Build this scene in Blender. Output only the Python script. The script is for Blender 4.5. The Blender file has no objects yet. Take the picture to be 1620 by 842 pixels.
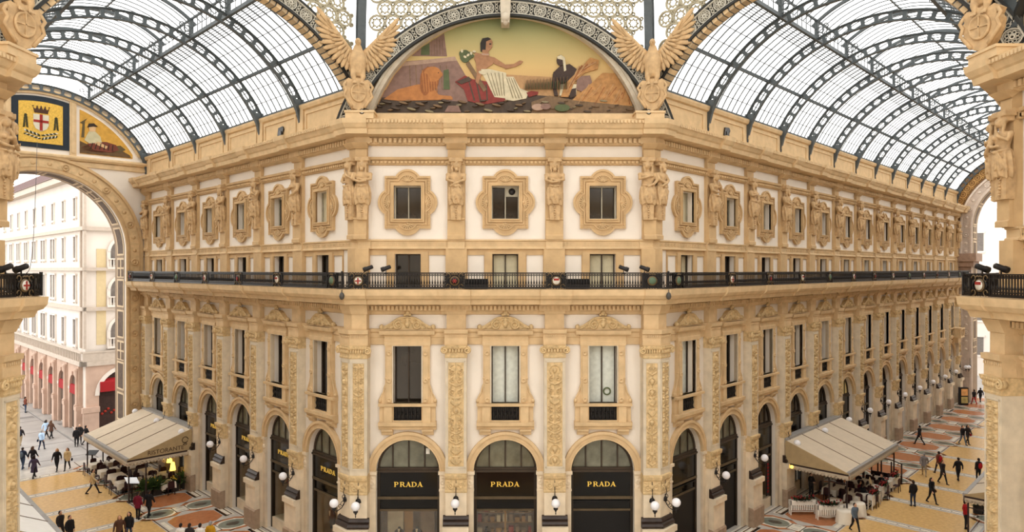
import bpy, bmesh, math, random
import numpy as np
from mathutils import Vector, Matrix
from mathutils.geometry import tessellate_polygon
PI = math.pi
Q = math.sqrt(.5)
rnd = random.Random(7)
sc = bpy.context.scene
COL = sc.collection

# ------------------------------------------------------------------ camera, sky, exposure
H = 15.4                       # eye height above the arcade floor
XC, D, W = .1765, 34.07, 14.4  # octagon centre line, distance of the middle front, side of the octagon
A = W / 2 * (1 + math.sqrt(2))
OY = D - A
cam = bpy.data.objects.new('camera', bpy.data.cameras.new('camera'))
COL.objects.link(cam)
cam.location = (0, 0, H)
cam.rotation_euler = (PI / 2, 0, -.0069)
cam.data.sensor_width = 36
cam.data.lens = 1085.5 / 1620 * 36
cam.data.shift_x = (810 - 801.3) / 1620
cam.data.shift_y = (425.9 - 421) / 1620
cam.data.clip_end = 600
sc.camera = cam
world = bpy.data.worlds.new('overcast sky'); sc.world = world
world.use_nodes = True
wn = world.node_tree
bg = wn.nodes['Background']
geo = wn.nodes.new('ShaderNodeTexCoord'); sep = wn.nodes.new('ShaderNodeSeparateXYZ')
ramp = wn.nodes.new('ShaderNodeValToRGB')
wn.links.new(geo.outputs['Generated'], sep.inputs[0]); wn.links.new(sep.outputs['Z'], ramp.inputs[0])
ramp.color_ramp.elements[0].position = 0.0; ramp.color_ramp.elements[0].color = (.86, .83, .78, 1)
ramp.color_ramp.elements[1].position = .6; ramp.color_ramp.elements[1].color = (1, .99, .97, 1)
wn.links.new(ramp.outputs[0], bg.inputs[0]); bg.inputs[1].default_value = 3.3
sun = bpy.data.objects.new('soft_sun', bpy.data.lights.new('soft_sun', 'SUN')); COL.objects.link(sun)
sun.data.energy = .5; sun.data.angle = math.radians(60); sun.data.color = (1, .96, .9)
sun.rotation_euler = (math.radians(38), 0, math.radians(-34))   # high diffuse daylight falling onto the middle front
sc.view_settings.view_transform = 'Standard'
sc.view_settings.look = 'None'
sc.view_settings.gamma = 1
sc.view_settings.use_curve_mapping = False
sc.view_settings.exposure = -0.06
sc.cycles.max_bounces = 6; sc.cycles.diffuse_bounces = 4; sc.cycles.glossy_bounces = 3
sc.cycles.transparent_max_bounces = 24; sc.cycles.use_denoising = True
sc.cycles.sample_clamp_indirect = 6

# ------------------------------------------------------------------ materials
def srgb(r, g, b):
    f = lambda c: (c / 255 / 12.92) if c / 255 <= .04045 else ((c / 255 + .055) / 1.055) ** 2.4
    return (f(r), f(g), f(b), 1)
MATS = {}
def mat(name, rgb, rough=.75, var=.12, scale=3., metal=0, bump=0., spec=.3, bscale=None, emit=None):
    if name in MATS: return MATS[name]
    m = bpy.data.materials.new(name); m.use_nodes = True
    nt = m.node_tree; b = nt.nodes['Principled BSDF']
    c = srgb(*rgb)
    if var or bump:
        tc = nt.nodes.new('ShaderNodeTexCoord')
        n = nt.nodes.new('ShaderNodeTexNoise'); n.inputs['Scale'].default_value = scale; n.inputs['Detail'].default_value = 5
        nt.links.new(tc.outputs['Object'], n.inputs['Vector'])
        r = nt.nodes.new('ShaderNodeValToRGB')
        r.color_ramp.elements[0].position = .3; r.color_ramp.elements[1].position = .7
        r.color_ramp.elements[0].color = tuple(max(0, x * (1 - var)) for x in c[:3]) + (1,)
        r.color_ramp.elements[1].color = tuple(min(1, x * (1 + var * .6)) for x in c[:3]) + (1,)
        nt.links.new(n.outputs['Fac'], r.inputs[0]); nt.links.new(r.outputs[0], b.inputs['Base Color'])
        if bump:
            n2 = nt.nodes.new('ShaderNodeTexNoise'); n2.inputs['Scale'].default_value = bscale or scale * 6
            nt.links.new(tc.outputs['Object'], n2.inputs['Vector'])
            bm = nt.nodes.new('ShaderNodeBump'); bm.inputs['Strength'].default_value = bump; bm.inputs['Distance'].default_value = .03
            nt.links.new(n2.outputs['Fac'], bm.inputs['Height']); nt.links.new(bm.outputs[0], b.inputs['Normal'])
    else:
        b.inputs['Base Color'].default_value = c
    b.inputs['Roughness'].default_value = rough; b.inputs['Metallic'].default_value = metal
    b.inputs['Specular IOR Level'].default_value = spec
    if emit:
        b.inputs['Emission Color'].default_value = srgb(*rgb); b.inputs['Emission Strength'].default_value = emit
    MATS[name] = m
    return m
plaster = mat('cream plaster', (227, 217, 203), var=.05, scale=.8, bump=.05)
ochre = mat('ochre stone', (196, 164, 120), var=.14, scale=1.6, bump=.12)
ochre2 = mat('pale ochre stucco', (207, 178, 136), var=.14, scale=2.2, bump=.12)
figstone = mat('figure stone', (190, 158, 116), var=.22, scale=5, bump=.2)
relief_m = mat('gilded stucco relief', (206, 178, 132), var=.25, scale=6, bump=.1)
greystone = mat('grey marble pilaster', (208, 194, 170), var=.15, scale=2, bump=.08)
pierstone = mat('pier granite', (222, 204, 176), var=.16, scale=1.5, bump=.1)
plinthstone = mat('brown granite plinth', (160, 136, 112), var=.2, scale=4)
darkmarble = mat('dark marble torus', (52, 40, 33), rough=.35, var=.3, scale=6)
iron = mat('black wrought iron', (28, 24, 22), rough=.45, var=.2, scale=20)
steel = mat('blue grey roof iron', (76, 82, 84), rough=.5, var=.15, scale=4, spec=.4)
lacewhite = mat('pale cast iron lace', (190, 184, 168), rough=.6, var=.12, scale=8)
lacedark = mat('dark plate behind lace', (46, 46, 44), rough=.7, var=.2, scale=4)
glassdark = mat('dark window pane', (40, 33, 26), rough=.08, var=.5, scale=.8, spec=.6)
blackfascia = mat('polished black fascia', (10, 8, 7), rough=.12, var=.2, scale=2, spec=.3)
blackpanel = mat('matt black hoarding', (16, 13, 12), rough=.5, var=.2, scale=2)
bronze = mat('bronze shop frame', (92, 78, 58), rough=.4, var=.2, metal=.3)
fanglass = mat('greenish fanlight pane', (112, 110, 92), rough=.12, var=.45, scale=1.1, spec=.6)
curtain = mat('white voile curtain', (206, 208, 196), rough=.9, var=.12, scale=5)
shutter = mat('pale window shutter', (196, 186, 156), rough=.7, var=.1, scale=3)
gold = mat('gilt lettering', (236, 196, 92), rough=.25, var=0, metal=.4, emit=.25)  # letters also given a faint glow of their own
whitem = mat('white marble', (238, 234, 224), rough=.35, var=.08, scale=4)
def glass_mat(name, tint, glossy=.1, milky=.15):
    m = bpy.data.materials.new(name); m.use_nodes = True; nt = m.node_tree
    nt.nodes.remove(nt.nodes['Principled BSDF']); out = nt.nodes['Material Output']
    t = nt.nodes.new('ShaderNodeBsdfTransparent'); t.inputs[0].default_value = tint
    g = nt.nodes.new('ShaderNodeBsdfGlossy'); g.inputs['Roughness'].default_value = .1
    tr = nt.nodes.new('ShaderNodeBsdfTranslucent'); tr.inputs[0].default_value = (.95, .95, .93, 1)
    a = nt.nodes.new('ShaderNodeMixShader'); a.inputs[0].default_value = milky
    nt.links.new(t.outputs[0], a.inputs[1]); nt.links.new(tr.outputs[0], a.inputs[2])
    b = nt.nodes.new('ShaderNodeMixShader'); b.inputs[0].default_value = glossy
    nt.links.new(a.outputs[0], b.inputs[1]); nt.links.new(g.outputs[0], b.inputs[2])
    nt.links.new(b.outputs[0], out.inputs[0])
    MATS[name] = m
    return m
roofglass = glass_mat('roof glass', (.99, .995, 1, 1), .02, .04)
domeglass = glass_mat('dome glass', (.74, .74, .74, 1), .03, .1)  # grey tint put in to dim the daylight over the crossing
clearglass = glass_mat('shop window glass', (.9, .9, .88, 1), .08, 0)

# ------------------------------------------------------------------ mesh building
class MB:
    def __init__(s): s.v = []; s.f = []; s.m = []; s.sm = []
    def add(s, vs, fs, m=0, smooth=False):
        k = len(s.v); s.v += [tuple(v) for v in vs]
        for f in fs: s.f.append(tuple(i + k for i in f)); s.m.append(m); s.sm.append(smooth)
    def merge(s, o, M=None, m=None):
        k = len(s.v)
        s.v += [tuple(M @ Vector(v)) if M is not None else v for v in o.v]
        s.f += [tuple(i + k for i in f) for f in o.f]
        s.m += o.m if m is None else [m] * len(o.m); s.sm += o.sm
    def box(s, x0, x1, y0, y1, z0, z1, m=0):
        s.add([(x, y, z) for x in (x0, x1) for y in (y0, y1) for z in (z0, z1)],
              [(0, 1, 3, 2), (4, 6, 7, 5), (0, 4, 5, 1), (2, 3, 7, 6), (0, 2, 6, 4), (1, 5, 7, 3)], m)
    def obox(s, c, ax, sz, m=0):      # oriented box: centre, 3 unit axes, full sizes
        c = Vector(c); a = [Vector(v) * (z / 2) for v, z in zip(ax, sz)]
        vs = [c + a[0] * i + a[1] * j + a[2] * k for i in (-1, 1) for j in (-1, 1) for k in (-1, 1)]
        s.add(vs, [(0, 1, 3, 2), (4, 6, 7, 5), (0, 4, 5, 1), (2, 3, 7, 6), (0, 2, 6, 4), (1, 5, 7, 3)], m)
    def bar(s, a, b, w, m=0, h=None):  # square bar between two points
        a = Vector(a); b = Vector(b); d = b - a
        if d.length < 1e-6: return
        z = d.normalized(); u = z.cross(Vector((0, 0, 1)))
        if u.length < 1e-3: u = Vector((1, 0, 0))
        u.normalize(); v = z.cross(u)
        s.obox((a + b) / 2, (u, v, z), (w, h or w, d.length), m)
    def prism(s, outer, y0, y1, holes=(), m=0, plane='xz'):   # outline in x,z pushed from y0 to y1
        loops = [[Vector((p[0], p[1], 0)) for p in lp] for lp in [outer] + list(holes)]
        flat = [p for lp in loops for p in lp]
        tri = tessellate_polygon(loops)
        n = len(flat)
        P = (lambda p, y: (p.x, y, p.y)) if plane == 'xz' else (lambda p, y: (p.x, p.y, y))
        s.add([P(p, y0) for p in flat] + [P(p, y1) for p in flat],
              [tuple(t) for t in tri] + [tuple(i + n for i in reversed(t)) for t in tri], m)
        k = 0; fs = []
        for lp in loops:
            L = len(lp)
            for i in range(L):
                j = (i + 1) % L; fs.append((k + i, k + j, k + j + n, k + i + n))
            k += L
        s.add([P(p, y0) for p in flat] + [P(p, y1) for p in flat], fs, m)
    def lathe(s, prof, c=(0, 0, 0), n=16, m=0, axis='z', smooth=True, sx=1, sy=1):
        vs = []; fs = []
        for r, z in prof:
            for i in range(n):
                a = 2 * PI * i / n; x, y = r * math.cos(a) * sx, r * math.sin(a) * sy
                p = (x, y, z) if axis == 'z' else ((x, -z, y) if axis == 'y' else (z, x, y))
                vs.append((p[0] + c[0], p[1] + c[1], p[2] + c[2]))
        for k in range(len(prof) - 1):
            for i in range(n):
                j = (i + 1) % n; fs.append((k * n + i, k * n + j, k * n + n + j, k * n + n + i))
        fs.append(tuple(range(n))); fs.append(tuple(range((len(prof) - 1) * n, len(prof) * n)))
        s.add(vs, fs, m, smooth)
    def ball(s, c, r, m=0, n=12, rings=8, M=None):
        if not hasattr(r, '__len__'): r = (r, r, r)
        vs = []; fs = []
        for k in range(rings + 1):
            t = PI * k / rings
            for i in range(n):
                a = 2 * PI * i / n
                p = Vector((math.sin(t) * math.cos(a) * r[0], math.sin(t) * math.sin(a) * r[1], math.cos(t) * r[2]))
                if M is not None: p = M @ p
                vs.append(p + Vector(c))
        for k in range(rings):
            for i in range(n):
                j = (i + 1) % n; fs.append((k * n + i, k * n + j, k * n + n + j, k * n + n + i))
        s.add(vs, fs, m, True)
    def tube(s, pts, rad, n=8, m=0, close=False, flat=1.):
        pts = [Vector(p) for p in pts]; N = len(pts)
        if not hasattr(rad, '__len__'): rad = [rad] * N
        vs = []; fs = []; up = None
        for k, p in enumerate(pts):
            if close: d = pts[(k + 1) % N] - pts[k - 1]
            else: d = pts[min(k + 1, N - 1)] - pts[max(k - 1, 0)]
            d.normalize()
            if up is None:
                up = d.cross(Vector((0, 1, 0)))
                if up.length < .1: up = d.cross(Vector((1, 0, 0)))
            up = (up - d * up.dot(d)).normalized(); w = d.cross(up)
            for i in range(n):
                a = 2 * PI * i / n
                vs.append(p + up * (math.cos(a) * rad[k]) + w * (math.sin(a) * rad[k] * flat))
        for k in range(N if close else N - 1):
            for i in range(n):
                j = (i + 1) % n; k2 = (k + 1) % N
                fs.append((k * n + i, k * n + j, k2 * n + j, k2 * n + i))
        if not close: fs += [tuple(range(n)), tuple(range((N - 1) * n, N * n))]
        s.add(vs, fs, m, True)
    def sweep(s, path, prof, m0=0., m1=0., m=0):
        """moulding: prof = [(projection, z)] swept along x; path = [(x, offset)]; m0/m1 mitre slope of the two ends"""
        vs = []; fs = []; n = len(prof); L = len(path)
        for k, (x, o) in enumerate(path):
            for p, z in prof:
                xx = x + (m0 * (p + o) if k == 0 else 0) + (m1 * (p + o) if k == L - 1 else 0)
                vs.append((xx, -(p + o), z))
        for k in range(L - 1):
            for i in range(n - 1):
                fs.append((k * n + i, (k + 1) * n + i, (k + 1) * n + i + 1, k * n + i + 1))
        fs.append(tuple(range(n))); fs.append(tuple(range((L - 1) * n, L * n)))
        s.add(vs, fs, m)
    def mesh(s, name, mats):
        me = bpy.data.meshes.new(name); me.from_pydata(s.v, [], s.f)
        for x in (mats if isinstance(mats, (list, tuple)) else [mats]): me.materials.append(x)
        me.polygons.foreach_set('material_index', s.m); me.polygons.foreach_set('use_smooth', s.sm)
        bm = bmesh.new(); bm.from_mesh(me)
        bmesh.ops.recalc_face_normals(bm, faces=bm.faces); bm.to_mesh(me); bm.free()
        me.update(); return me
def remesh(mb, name, mats, voxel, smooth=2, pick=None, disp=None):
    me = mb.mesh(name + '_raw', mats)
    o = bpy.data.objects.new('tmp', me); COL.objects.link(o)
    r = o.modifiers.new('r', 'REMESH'); r.mode = 'VOXEL'; r.voxel_size = voxel; r.use_smooth_shade = True
    if smooth:
        q = o.modifiers.new('s', 'SMOOTH'); q.iterations = smooth; q.factor = .5
    dg = bpy.context.evaluated_depsgraph_get(); dg.update()
    out = bpy.data.meshes.new_from_object(o.evaluated_get(dg)); out.name = name
    out.materials.clear()
    for x in (mats if isinstance(mats, (list, tuple)) else [mats]): out.materials.append(x)
    idx = [0] * len(out.polygons)
    if pick: idx = [pick(p.center) for p in out.polygons]
    out.polygons.foreach_set('material_index', idx)
    out.polygons.foreach_set('use_smooth', [True] * len(out.polygons))
    bpy.data.objects.remove(o); bpy.data.meshes.remove(me); out.update(); return out
def link(name, me, parent=None, loc=(0, 0, 0), rot=(0, 0, 0), scale=(1, 1, 1), **kw):
    o = bpy.data.objects.new(name, me); COL.objects.link(o)
    if parent: o.parent = parent
    o.location = loc; o.rotation_euler = rot if hasattr(rot, '__len__') else (0, 0, rot); o.scale = scale
    for k, v in kw.items(): o[k] = v
    return o
def thing(name, label, cat, fr, loc=(0, 0, 0), me=None, group=None, kind=None, rz=0, scale=(1, 1, 1)):
    """top-level object placed in a frame (origin, angle)"""
    o = bpy.data.objects.new(name, me); COL.objects.link(o)
    p = fr.pt(*loc); o.location = p; o.rotation_euler = (0, 0, fr.a + rz); o.scale = scale
    o['label'] = label; o['category'] = cat
    if group: o['group'] = group
    if kind: o['kind'] = kind
    return o
UP = .3; GL = -.3              # facade frames start this far above the floor; GL is the floor in them
class Frame:
    def __init__(s, x, y, a, up=0): s.o = Vector((x, y, up)); s.a = a; s.M = Matrix.Translation(s.o) @ Matrix.Rotation(a, 4, 'Z')
    def pt(s, x, y, z=0): return s.M @ Vector((x, y, z))
MID = Frame(XC, D, 0, UP)
LEFT = Frame(XC - W / 2, D, -PI / 4, UP)      # local x = -t
RIGHT = Frame(XC + W / 2, D, PI / 4, UP); LEFT0 = Frame(XC - W / 2, D, -PI / 4); RIGHT0 = Frame(XC + W / 2, D, PI / 4)      # local x = t
NW = Frame(XC - A * Q, OY + A * Q, PI / 4, UP); NW0 = Frame(XC - A * Q, OY + A * Q, PI / 4); NE0 = Frame(XC + A * Q, OY + A * Q, -PI / 4)    # arm openings, local y runs into the arm
NE = Frame(XC + A * Q, OY + A * Q, -PI / 4, UP)
EAST = Frame(XC + A + .36, OY, -PI / 2, UP)
WEST = Frame(XC - A - .52, OY, PI / 2, UP)
WORLD = Frame(0, 0, 0)
T0, S = 3.416, 4.848
LW = [T0 + S * k for k in range(6)]; RW = [T0 + S * k for k in range(13)]
LP = [T0 + S * (k + .5) for k in range(6)]; RP = [T0 + S * (k + .5) for k in range(13)]
LEND, REND = 31.0, 65.2
ORD = 'first second third fourth fifth sixth seventh eighth ninth tenth eleventh twelfth thirteenth fourteenth'.split()
MIDNAME = ['left', 'middle', 'right']

# relief carving as a height field
def spiral(cx, cz, r, turns=1.4, a0=0, d=1, n=40):
    return [(cx + r * (1 - .8 * t) * math.cos(a0 + d * turns * 2 * PI * t), cz + r * (1 - .8 * t) * math.sin(a0 + d * turns * 2 * PI * t)) for t in [i / n for i in range(n)]]
def arc2(cx, cz, r, a0, a1, n=24):
    return [(cx + r * math.cos(a0 + (a1 - a0) * i / n), cz + r * math.sin(a0 + (a1 - a0) * i / n)) for i in range(n + 1)]
def seg(a, b, n=10): return [(a[0] + (b[0] - a[0]) * i / n, a[1] + (b[1] - a[1]) * i / n) for i in range(n + 1)]
def relief(x0, x1, z0, z1, step, strokes, y=0, mask=None, m=0, mb=None):
    nx = max(2, int((x1 - x0) / step)); nz = max(2, int((z1 - z0) / step))
    X, Z = np.meshgrid(np.linspace(x0, x1, nx + 1), np.linspace(z0, z1, nz + 1))
    Hh = np.zeros_like(X)
    for pts, w, h in strokes:
        P = np.array(pts)
        for px, pz in P:
            i0 = np.searchsorted(X[0], px - w); i1 = np.searchsorted(X[0], px + w)
            j0 = np.searchsorted(Z[:, 0], pz - w); j1 = np.searchsorted(Z[:, 0], pz + w)
            if i1 <= i0 or j1 <= j0: continue
            d2 = (X[j0:j1, i0:i1] - px) ** 2 + (Z[j0:j1, i0:i1] - pz) ** 2
            hh = h * np.sqrt(np.clip(1 - d2 / (w * w), 0, None))
            Hh[j0:j1, i0:i1] = np.maximum(Hh[j0:j1, i0:i1], hh)
    mb = mb or MB()
    vs = [(float(X[j, i]), y - float(Hh[j, i]), float(Z[j, i])) for j in range(nz + 1) for i in range(nx + 1)]
    fs = []
    for j in range(nz):
        for i in range(nx):
            if mask and not mask((X[j, i] + X[j, i + 1]) / 2, (Z[j, i] + Z[j + 1, i]) / 2): continue
            a = j * (nx + 1) + i; fs.append((a, a + 1, a + nx + 2, a + nx + 1))
    mb.add(vs, fs, m, True)
    return mb
# ------------------------------------------------------------------ walls and facades
ZSP = 5.08; RA = 1.57      # shop arch springing and radius
def arch_outline(x0, x1, ztop, wins, closed_bottom=0.):
    """wall outline whose lower edge steps round every shop arch"""
    o = [(x1, ztop), (x0, ztop), (x0, GL)]
    for c in sorted(wins):
        o += [(c - RA, GL)] + [(c - RA * math.cos(a), ZSP + RA * math.sin(a)) for a in [PI * i / 20 for i in range(21)]] + [(c + RA, GL)]
    return o + [(x1, GL)]
def rect(c, hw, z0, z1): return [(c - hw, z0), (c + hw, z0), (c + hw, z1), (c - hw, z1)]
UPZ = 18.4                 # centre of the lobed windows
def build_wall(name, fr, x0, x1, wins, label, m0=0., m1=0., attic=True):
    mb = MB()
    holes = []
    for c in wins:
        holes += [rect(c, .69, 8.35, 11.3), rect(c, .675, UPZ - .82, UPZ + .82), rect(c, .64, 14.15, 15.85)]
    mb.prism(arch_outline(x0, x1, 21.3, wins), 0, .55, holes)
    mb.box(x0, x1, .0, .55, 21.3, 22.3)
    for c in wins:            # blank backing deep behind the windows keeps the building solid
        mb.box(c - 1.2, c + 1.2, .9, 1.0, 7.5, 20)
    w = thing(name, label, 'wall', fr, me=mb.mesh(name, plaster), kind='structure')
    if attic:
        a = MB(); a.box(x0, x1, .0, .6, 22.25, 24.1)
        link('attic_wall', a.mesh('attic_wall', ochre2), w)
    return w
def ressaut(x0, x1, ps, hw, d, m0, m1, e0=0, e1=0):
    """plan path with a small step forward over each pilaster; e0/e1: width of a step at the ends"""
    path = [(x0, d if e0 else 0)]
    if e0: path += [(x0 + e0, d), (x0 + e0, 0)]
    for p in sorted(ps): path += [(p - hw, 0), (p - hw, d), (p + hw, d), (p + hw, 0)]
    if e1: path += [(x1 - e1, 0), (x1 - e1, d)]
    path.append((x1, d if e1 else 0))
    return path
TOPC = [(0, 21.2), (.28, 21.25), (.3, 21.56), (.55, 21.6), (.95, 21.62), (1.0, 21.84), (1.08, 21.9), (1.2, 22.08), (1.24, 22.3), (0, 22.34)]
STR = [(0, 20.24), (.12, 20.26), (.14, 20.46), (.24, 20.5), (.28, 20.62), (0, 20.64)]
BAND = [(0, 16.06), (.16, 16.1), (.16, 16.16), (.1, 16.2), (.1, 16.46), (.16, 16.5), (.16, 16.56), (0, 16.58)]
SLAB = [(0, 12.84), (.14, 12.88), (.2, 13.02), (.4, 13.06), (.45, 13.34), (1.1, 13.4), (1.18, 13.62), (1.34, 13.68), (1.46, 13.84), (1.5, 14.12), (0, 14.16)]
MIDS = [(0, 11.36), (.1, 11.38), (.12, 11.7), (.16, 11.74), (.16, 11.94), (.24, 12.02), (.26, 12.14), (0, 12.16)]
def dentils(mb, x0, x1, z0, z1, p0, p1, pitch, w, m=0):
    n = int((x1 - x0) / pitch)
    for i in range(n):
        x = x0 + (i + .5) * (x1 - x0) / n
        mb.box(x - w / 2, x + w / 2, -p1, -p0, z0, z1, m)
def mouldings(wall, x0, x1, ps, m0, m1, e0, e1):
    for name, prof, d, hw, m in (('upper_cornice', TOPC, .16, .55, ochre2), ('string_course', STR, .12, .42, ochre),
                                 ('greek_key_band', BAND, .1, .42, ochre2), ('balcony_slab', SLAB, .1, .75, ochre2),
                                 ('window_string', MIDS, .2, .52, ochre2)):
        mb = MB(); mb.sweep(ressaut(x0, x1, ps, hw, d, m0, m1, e0, e1), prof, m0, m1)
        if name == 'upper_cornice':
            dentils(mb, x0, x1, 21.3, 21.52, .28, .44, .24, .14)
            dentils(mb, x0, x1, 22.1, 22.24, 1.2, 1.3, .17, .1)
        if name == 'string_course': dentils(mb, x0, x1, 20.32, 20.44, .1, .22, .2, .12)
        if name == 'balcony_slab': dentils(mb, x0, x1, 13.1, 13.3, .4, .56, .2, .12); 
        if name == 'greek_key_band':
            n = int((x1 - x0) / .3)
            for i in range(n):
                x = x0 + (i + .5) * (x1 - x0) / n
                mb.box(x - .11, x + .11, -.125, -.1, 16.38, 16.41); mb.box(x - .11, x - .08, -.125, -.1, 16.26, 16.4)
                mb.box(x - .04, x + .11, -.125, -.1, 16.26, 16.29); mb.box(x + .08, x + .11, -.125, -.1, 16.28, 16.34)
        link(name, mb.mesh(name, m), wall)

def rinceau(w, z0, z1, seed):
    """symmetrical carved candelabrum ornament"""
    r = random.Random(seed); st = []; z = z0 + .12; hw = w / 2
    st.append((seg((0, z0 + .05), (0, z1 - .05), 90), .022, .04))
    while z < z1 - .35:
        k = r.choice('sulmvs'); h = r.uniform(.42, .55)
        if k == 's':
            for s in (1, -1):
                st.append((spiral(s * hw * .5, z + .2, hw * .42, 1.3, -PI / 2, s), .026, .06))
                st.append((arc2(s * hw * .35, z + .42, hw * .38, -PI / 2, PI / 2 if s > 0 else -3 * PI / 2, 14), .024, .05))
                st.append(([(s * hw * .78, z + .36)], .05, .07))
        elif k == 'u':
            for i in range(8):
                ww = [.3, .5, .72, .8, .7, .4, .3, .55][i] * hw * .8
                st.append((seg((-ww, z + .05 * i), (ww, z + .05 * i), 14), .034, .075))
        elif k == 'l':
            for s in (1, -1):
                for i in range(4):
                    a = .35 + i * .33
                    st.append((seg((0, z + .05), (s * math.sin(a) * hw * .85, z + .05 + math.cos(a) * .34), 12), .026, .055))
        elif k == 'm':
            st.append(([(0, z + .18)], .11, .1)); st.append(([(0, z + .1)], .08, .09))
            for s in (1, -1): st.append((arc2(0, z + .16, hw * .7, PI / 2, PI / 2 - s * 2.3, 20), .028, .05))
        else:
            for s in (1, -1):
                st.append((spiral(s * hw * .45, z + .3, hw * .4, 1.1, PI / 2, -s), .028, .06))
                st.append((seg((0, z), (s * hw * .8, z + .12), 10), .03, .05)); st.append(([(s * hw * .8, z + .14)], .045, .06))
        z += h
    return st
ornament_m = relief_m
def pier_meshes(x0, x1, m0, m1, P, tag, seeds=(3,)):
    """all meshes of one pier: lower pilaster with capital, impost, pedestal; upper pilaster strips"""
    cx = (x0 + x1) / 2; out = {}
    e = .414 * P
    fx0 = x0 - (e if m0 else 0); fx1 = x1 + (e if m1 else 0); fc = (fx0 + fx1) / 2; fw = fx1 - fx0
    pth = lambda a, b=0.: [(x0 - (a if not m0 else 0), b), (x1 + (a if not m1 else 0), b)]
    def sw(prof, a=0., b=0.):
        mb = MB(); mb.sweep(pth(a, b), prof, m0, m1); return mb
    col = lambda p, z0, z1: [(0, z0), (p, z0), (p, z1), (0, z1)]
    mb = sw(col(P, 5.08, 10.8)); out['shaft'] = mb.mesh('pilaster_shaft' + tag, greystone)
    # raised rim and relief
    mb = MB(); y = -P
    for a, b, c, d in ((fx0 + .06, fx0 + .12, 5.35, 10.6), (fx1 - .12, fx1 - .06, 5.35, 10.6), (fx0 + .06, fx1 - .06, 5.35, 5.41), (fx0 + .06, fx1 - .06, 10.54, 10.6)):
        mb.box(a, b, y - .03, y, c, d)
    out['rim'] = mb.mesh('panel_rim' + tag, greystone)
    st = [([(x + fc, z) for x, z in pts], w, h * 1.5) for pts, w, h in rinceau(fw - .34, 5.45, 10.5, seeds[0])]
    out['relief'] = relief(fx0 + .14, fx1 - .14, 5.43, 10.52, .022, st, y - .005).mesh('relief' + tag, relief_m)
    # capital
    mb = sw([(0, 10.75), (P + .03, 10.75), (P + .05, 10.82), (P + .03, 10.86), (P + .02, 11.15), (P + .12, 11.22), (P + .16, 11.38), (0, 11.4)], .02)
    for s, X, mm in ((-1, fx0, m0), (1, fx1, m1)):
        if mm: continue
        xx = X + s * .04
        pts = [(xx + .17 * (1 - .8 * t) * math.cos(-s * 2 * PI * 1.6 * t + PI / 2), -P - .13, 11.14 + .17 * (1 - .8 * t) * math.sin(-s * 2 * PI * 1.6 * t + PI / 2)) for t in [i / 26 for i in range(27)]]
        mb.tube(pts, [.045] * 27, 6); mb.lathe([(.15, P - .1), (.15, P + .1)], (xx, 0, 11.14), 14, axis='y')
    for i in range(7):
        xx = fx0 + (i + .5) * fw / 7; mb.ball((xx, -P - .06, 11.1), (fw / 15, .07, .12), n=6, rings=4)
        mb.ball((xx, -P - .12, 11.28), (.05, .05, .05), n=6, rings=4)
    out['capital'] = mb.mesh('capital' + tag, relief_m)
    mb = sw(col(P + .02, 11.38, 12.16), .04); mb.sweep(pth(.06), [(P, 11.9), (P + .1, 11.95), (P + .12, 12.14), (P, 12.16)], m0, m1)
    dentils(mb, fx0, fx1, 11.78, 11.88, P, P + .07, .1, .06)
    mb.sweep(pth(-.05), [(0, 12.16), (P - .15, 12.16), (P - .15, 12.9), (0, 12.9)], m0, m1)
    mb.sweep(pth(.0), [(0, 12.86), (P - .1, 12.9), (P + .1, 13.36), (0, 13.38)], m0, m1)
    out['block'] = mb.mesh('entablature_block' + tag, ochre2)
    # impost
    mb = sw([(0, 4.12), (P + .02, 4.14), (P + .04, 4.22), (P + .02, 4.26), (P + .02, 4.78), (P + .1, 4.86), (P + .14, 5.0), (P + .14, 5.08), (0, 5.1)], .02)
    st = []
    for s in (1, -1): st += [(spiral(fc + s * fw * .25, 4.5, .17, 1.4, 0, s), .03, .05), (arc2(fc + s * fw * .4, 4.6, .12, 0, PI, 12), .028, .05)]
    st += [([(fc, 4.52)], .11, .08), (seg((fc - .25, 4.36), (fc + .25, 4.36), 10), .03, .04)]
    relief(fx0 + .05, fx1 - .05, 4.28, 4.76, .025, st, -P - .026, mb=mb)
    out['impost'] = mb.mesh('impost' + tag, relief_m)
    mb = sw([(0, GL), (P, GL), (P, 4.14), (0, 4.14)]); out['pier'] = mb.mesh('pier' + tag, pierstone)
    mb = sw([(P - .05, 2.55), (P + .2, 2.56), (P + .24, 2.66), (P + .18, 2.76), (P + .1, 2.8), (P + .13, 2.88), (P + .06, 3.0), (P - .05, 3.04)], .11)
    out['torus'] = mb.mesh('marble_base' + tag, darkmarble)
    mb = sw([(P - .05, .8), (P + .22, .82), (P + .22, 2.2), (P + .36, 2.26), (P + .36, 2.54), (P - .05, 2.56)], .12)
    out['pedestal'] = mb.mesh('pedestal' + tag, pierstone)
    mb = sw([(P - .05, GL), (P + .3, GL), (P + .3, .75), (P + .22, .83), (P - .05, .85)], .18)
    out['plinth'] = mb.mesh('plinth' + tag, plinthstone)
    # upper strips
    U = P * .5
    mb = sw(col(U, 14.1, 16.1)); mb.sweep(pth(-.08), col(U * .8, 16.54, 20.3), m0, m1); mb.sweep(pth(-.1), col(U * .9, 20.6, 21.3), m0, m1)
    mb.sweep(pth(-.04), [(U, 21.0), (U + .05, 21.02), (U + .3, 21.26), (0, 21.3)], m0, m1)
    out['upper'] = mb.mesh('upper_pilaster' + tag, ochre)
    mb = sw([(0, 16.56), (U + .12, 16.56), (U + .12, 16.75), (U + .06, 16.8), (U + .06, 17.5), (U + .12, 17.54), (U + .12, 17.62), (0, 17.64)], -.1)
    out['cary_ped'] = mb.mesh('statue_pedestal' + tag, ochre)
    out['fx'] = (fx0, fx1, fc, P, U)
    return out
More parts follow.
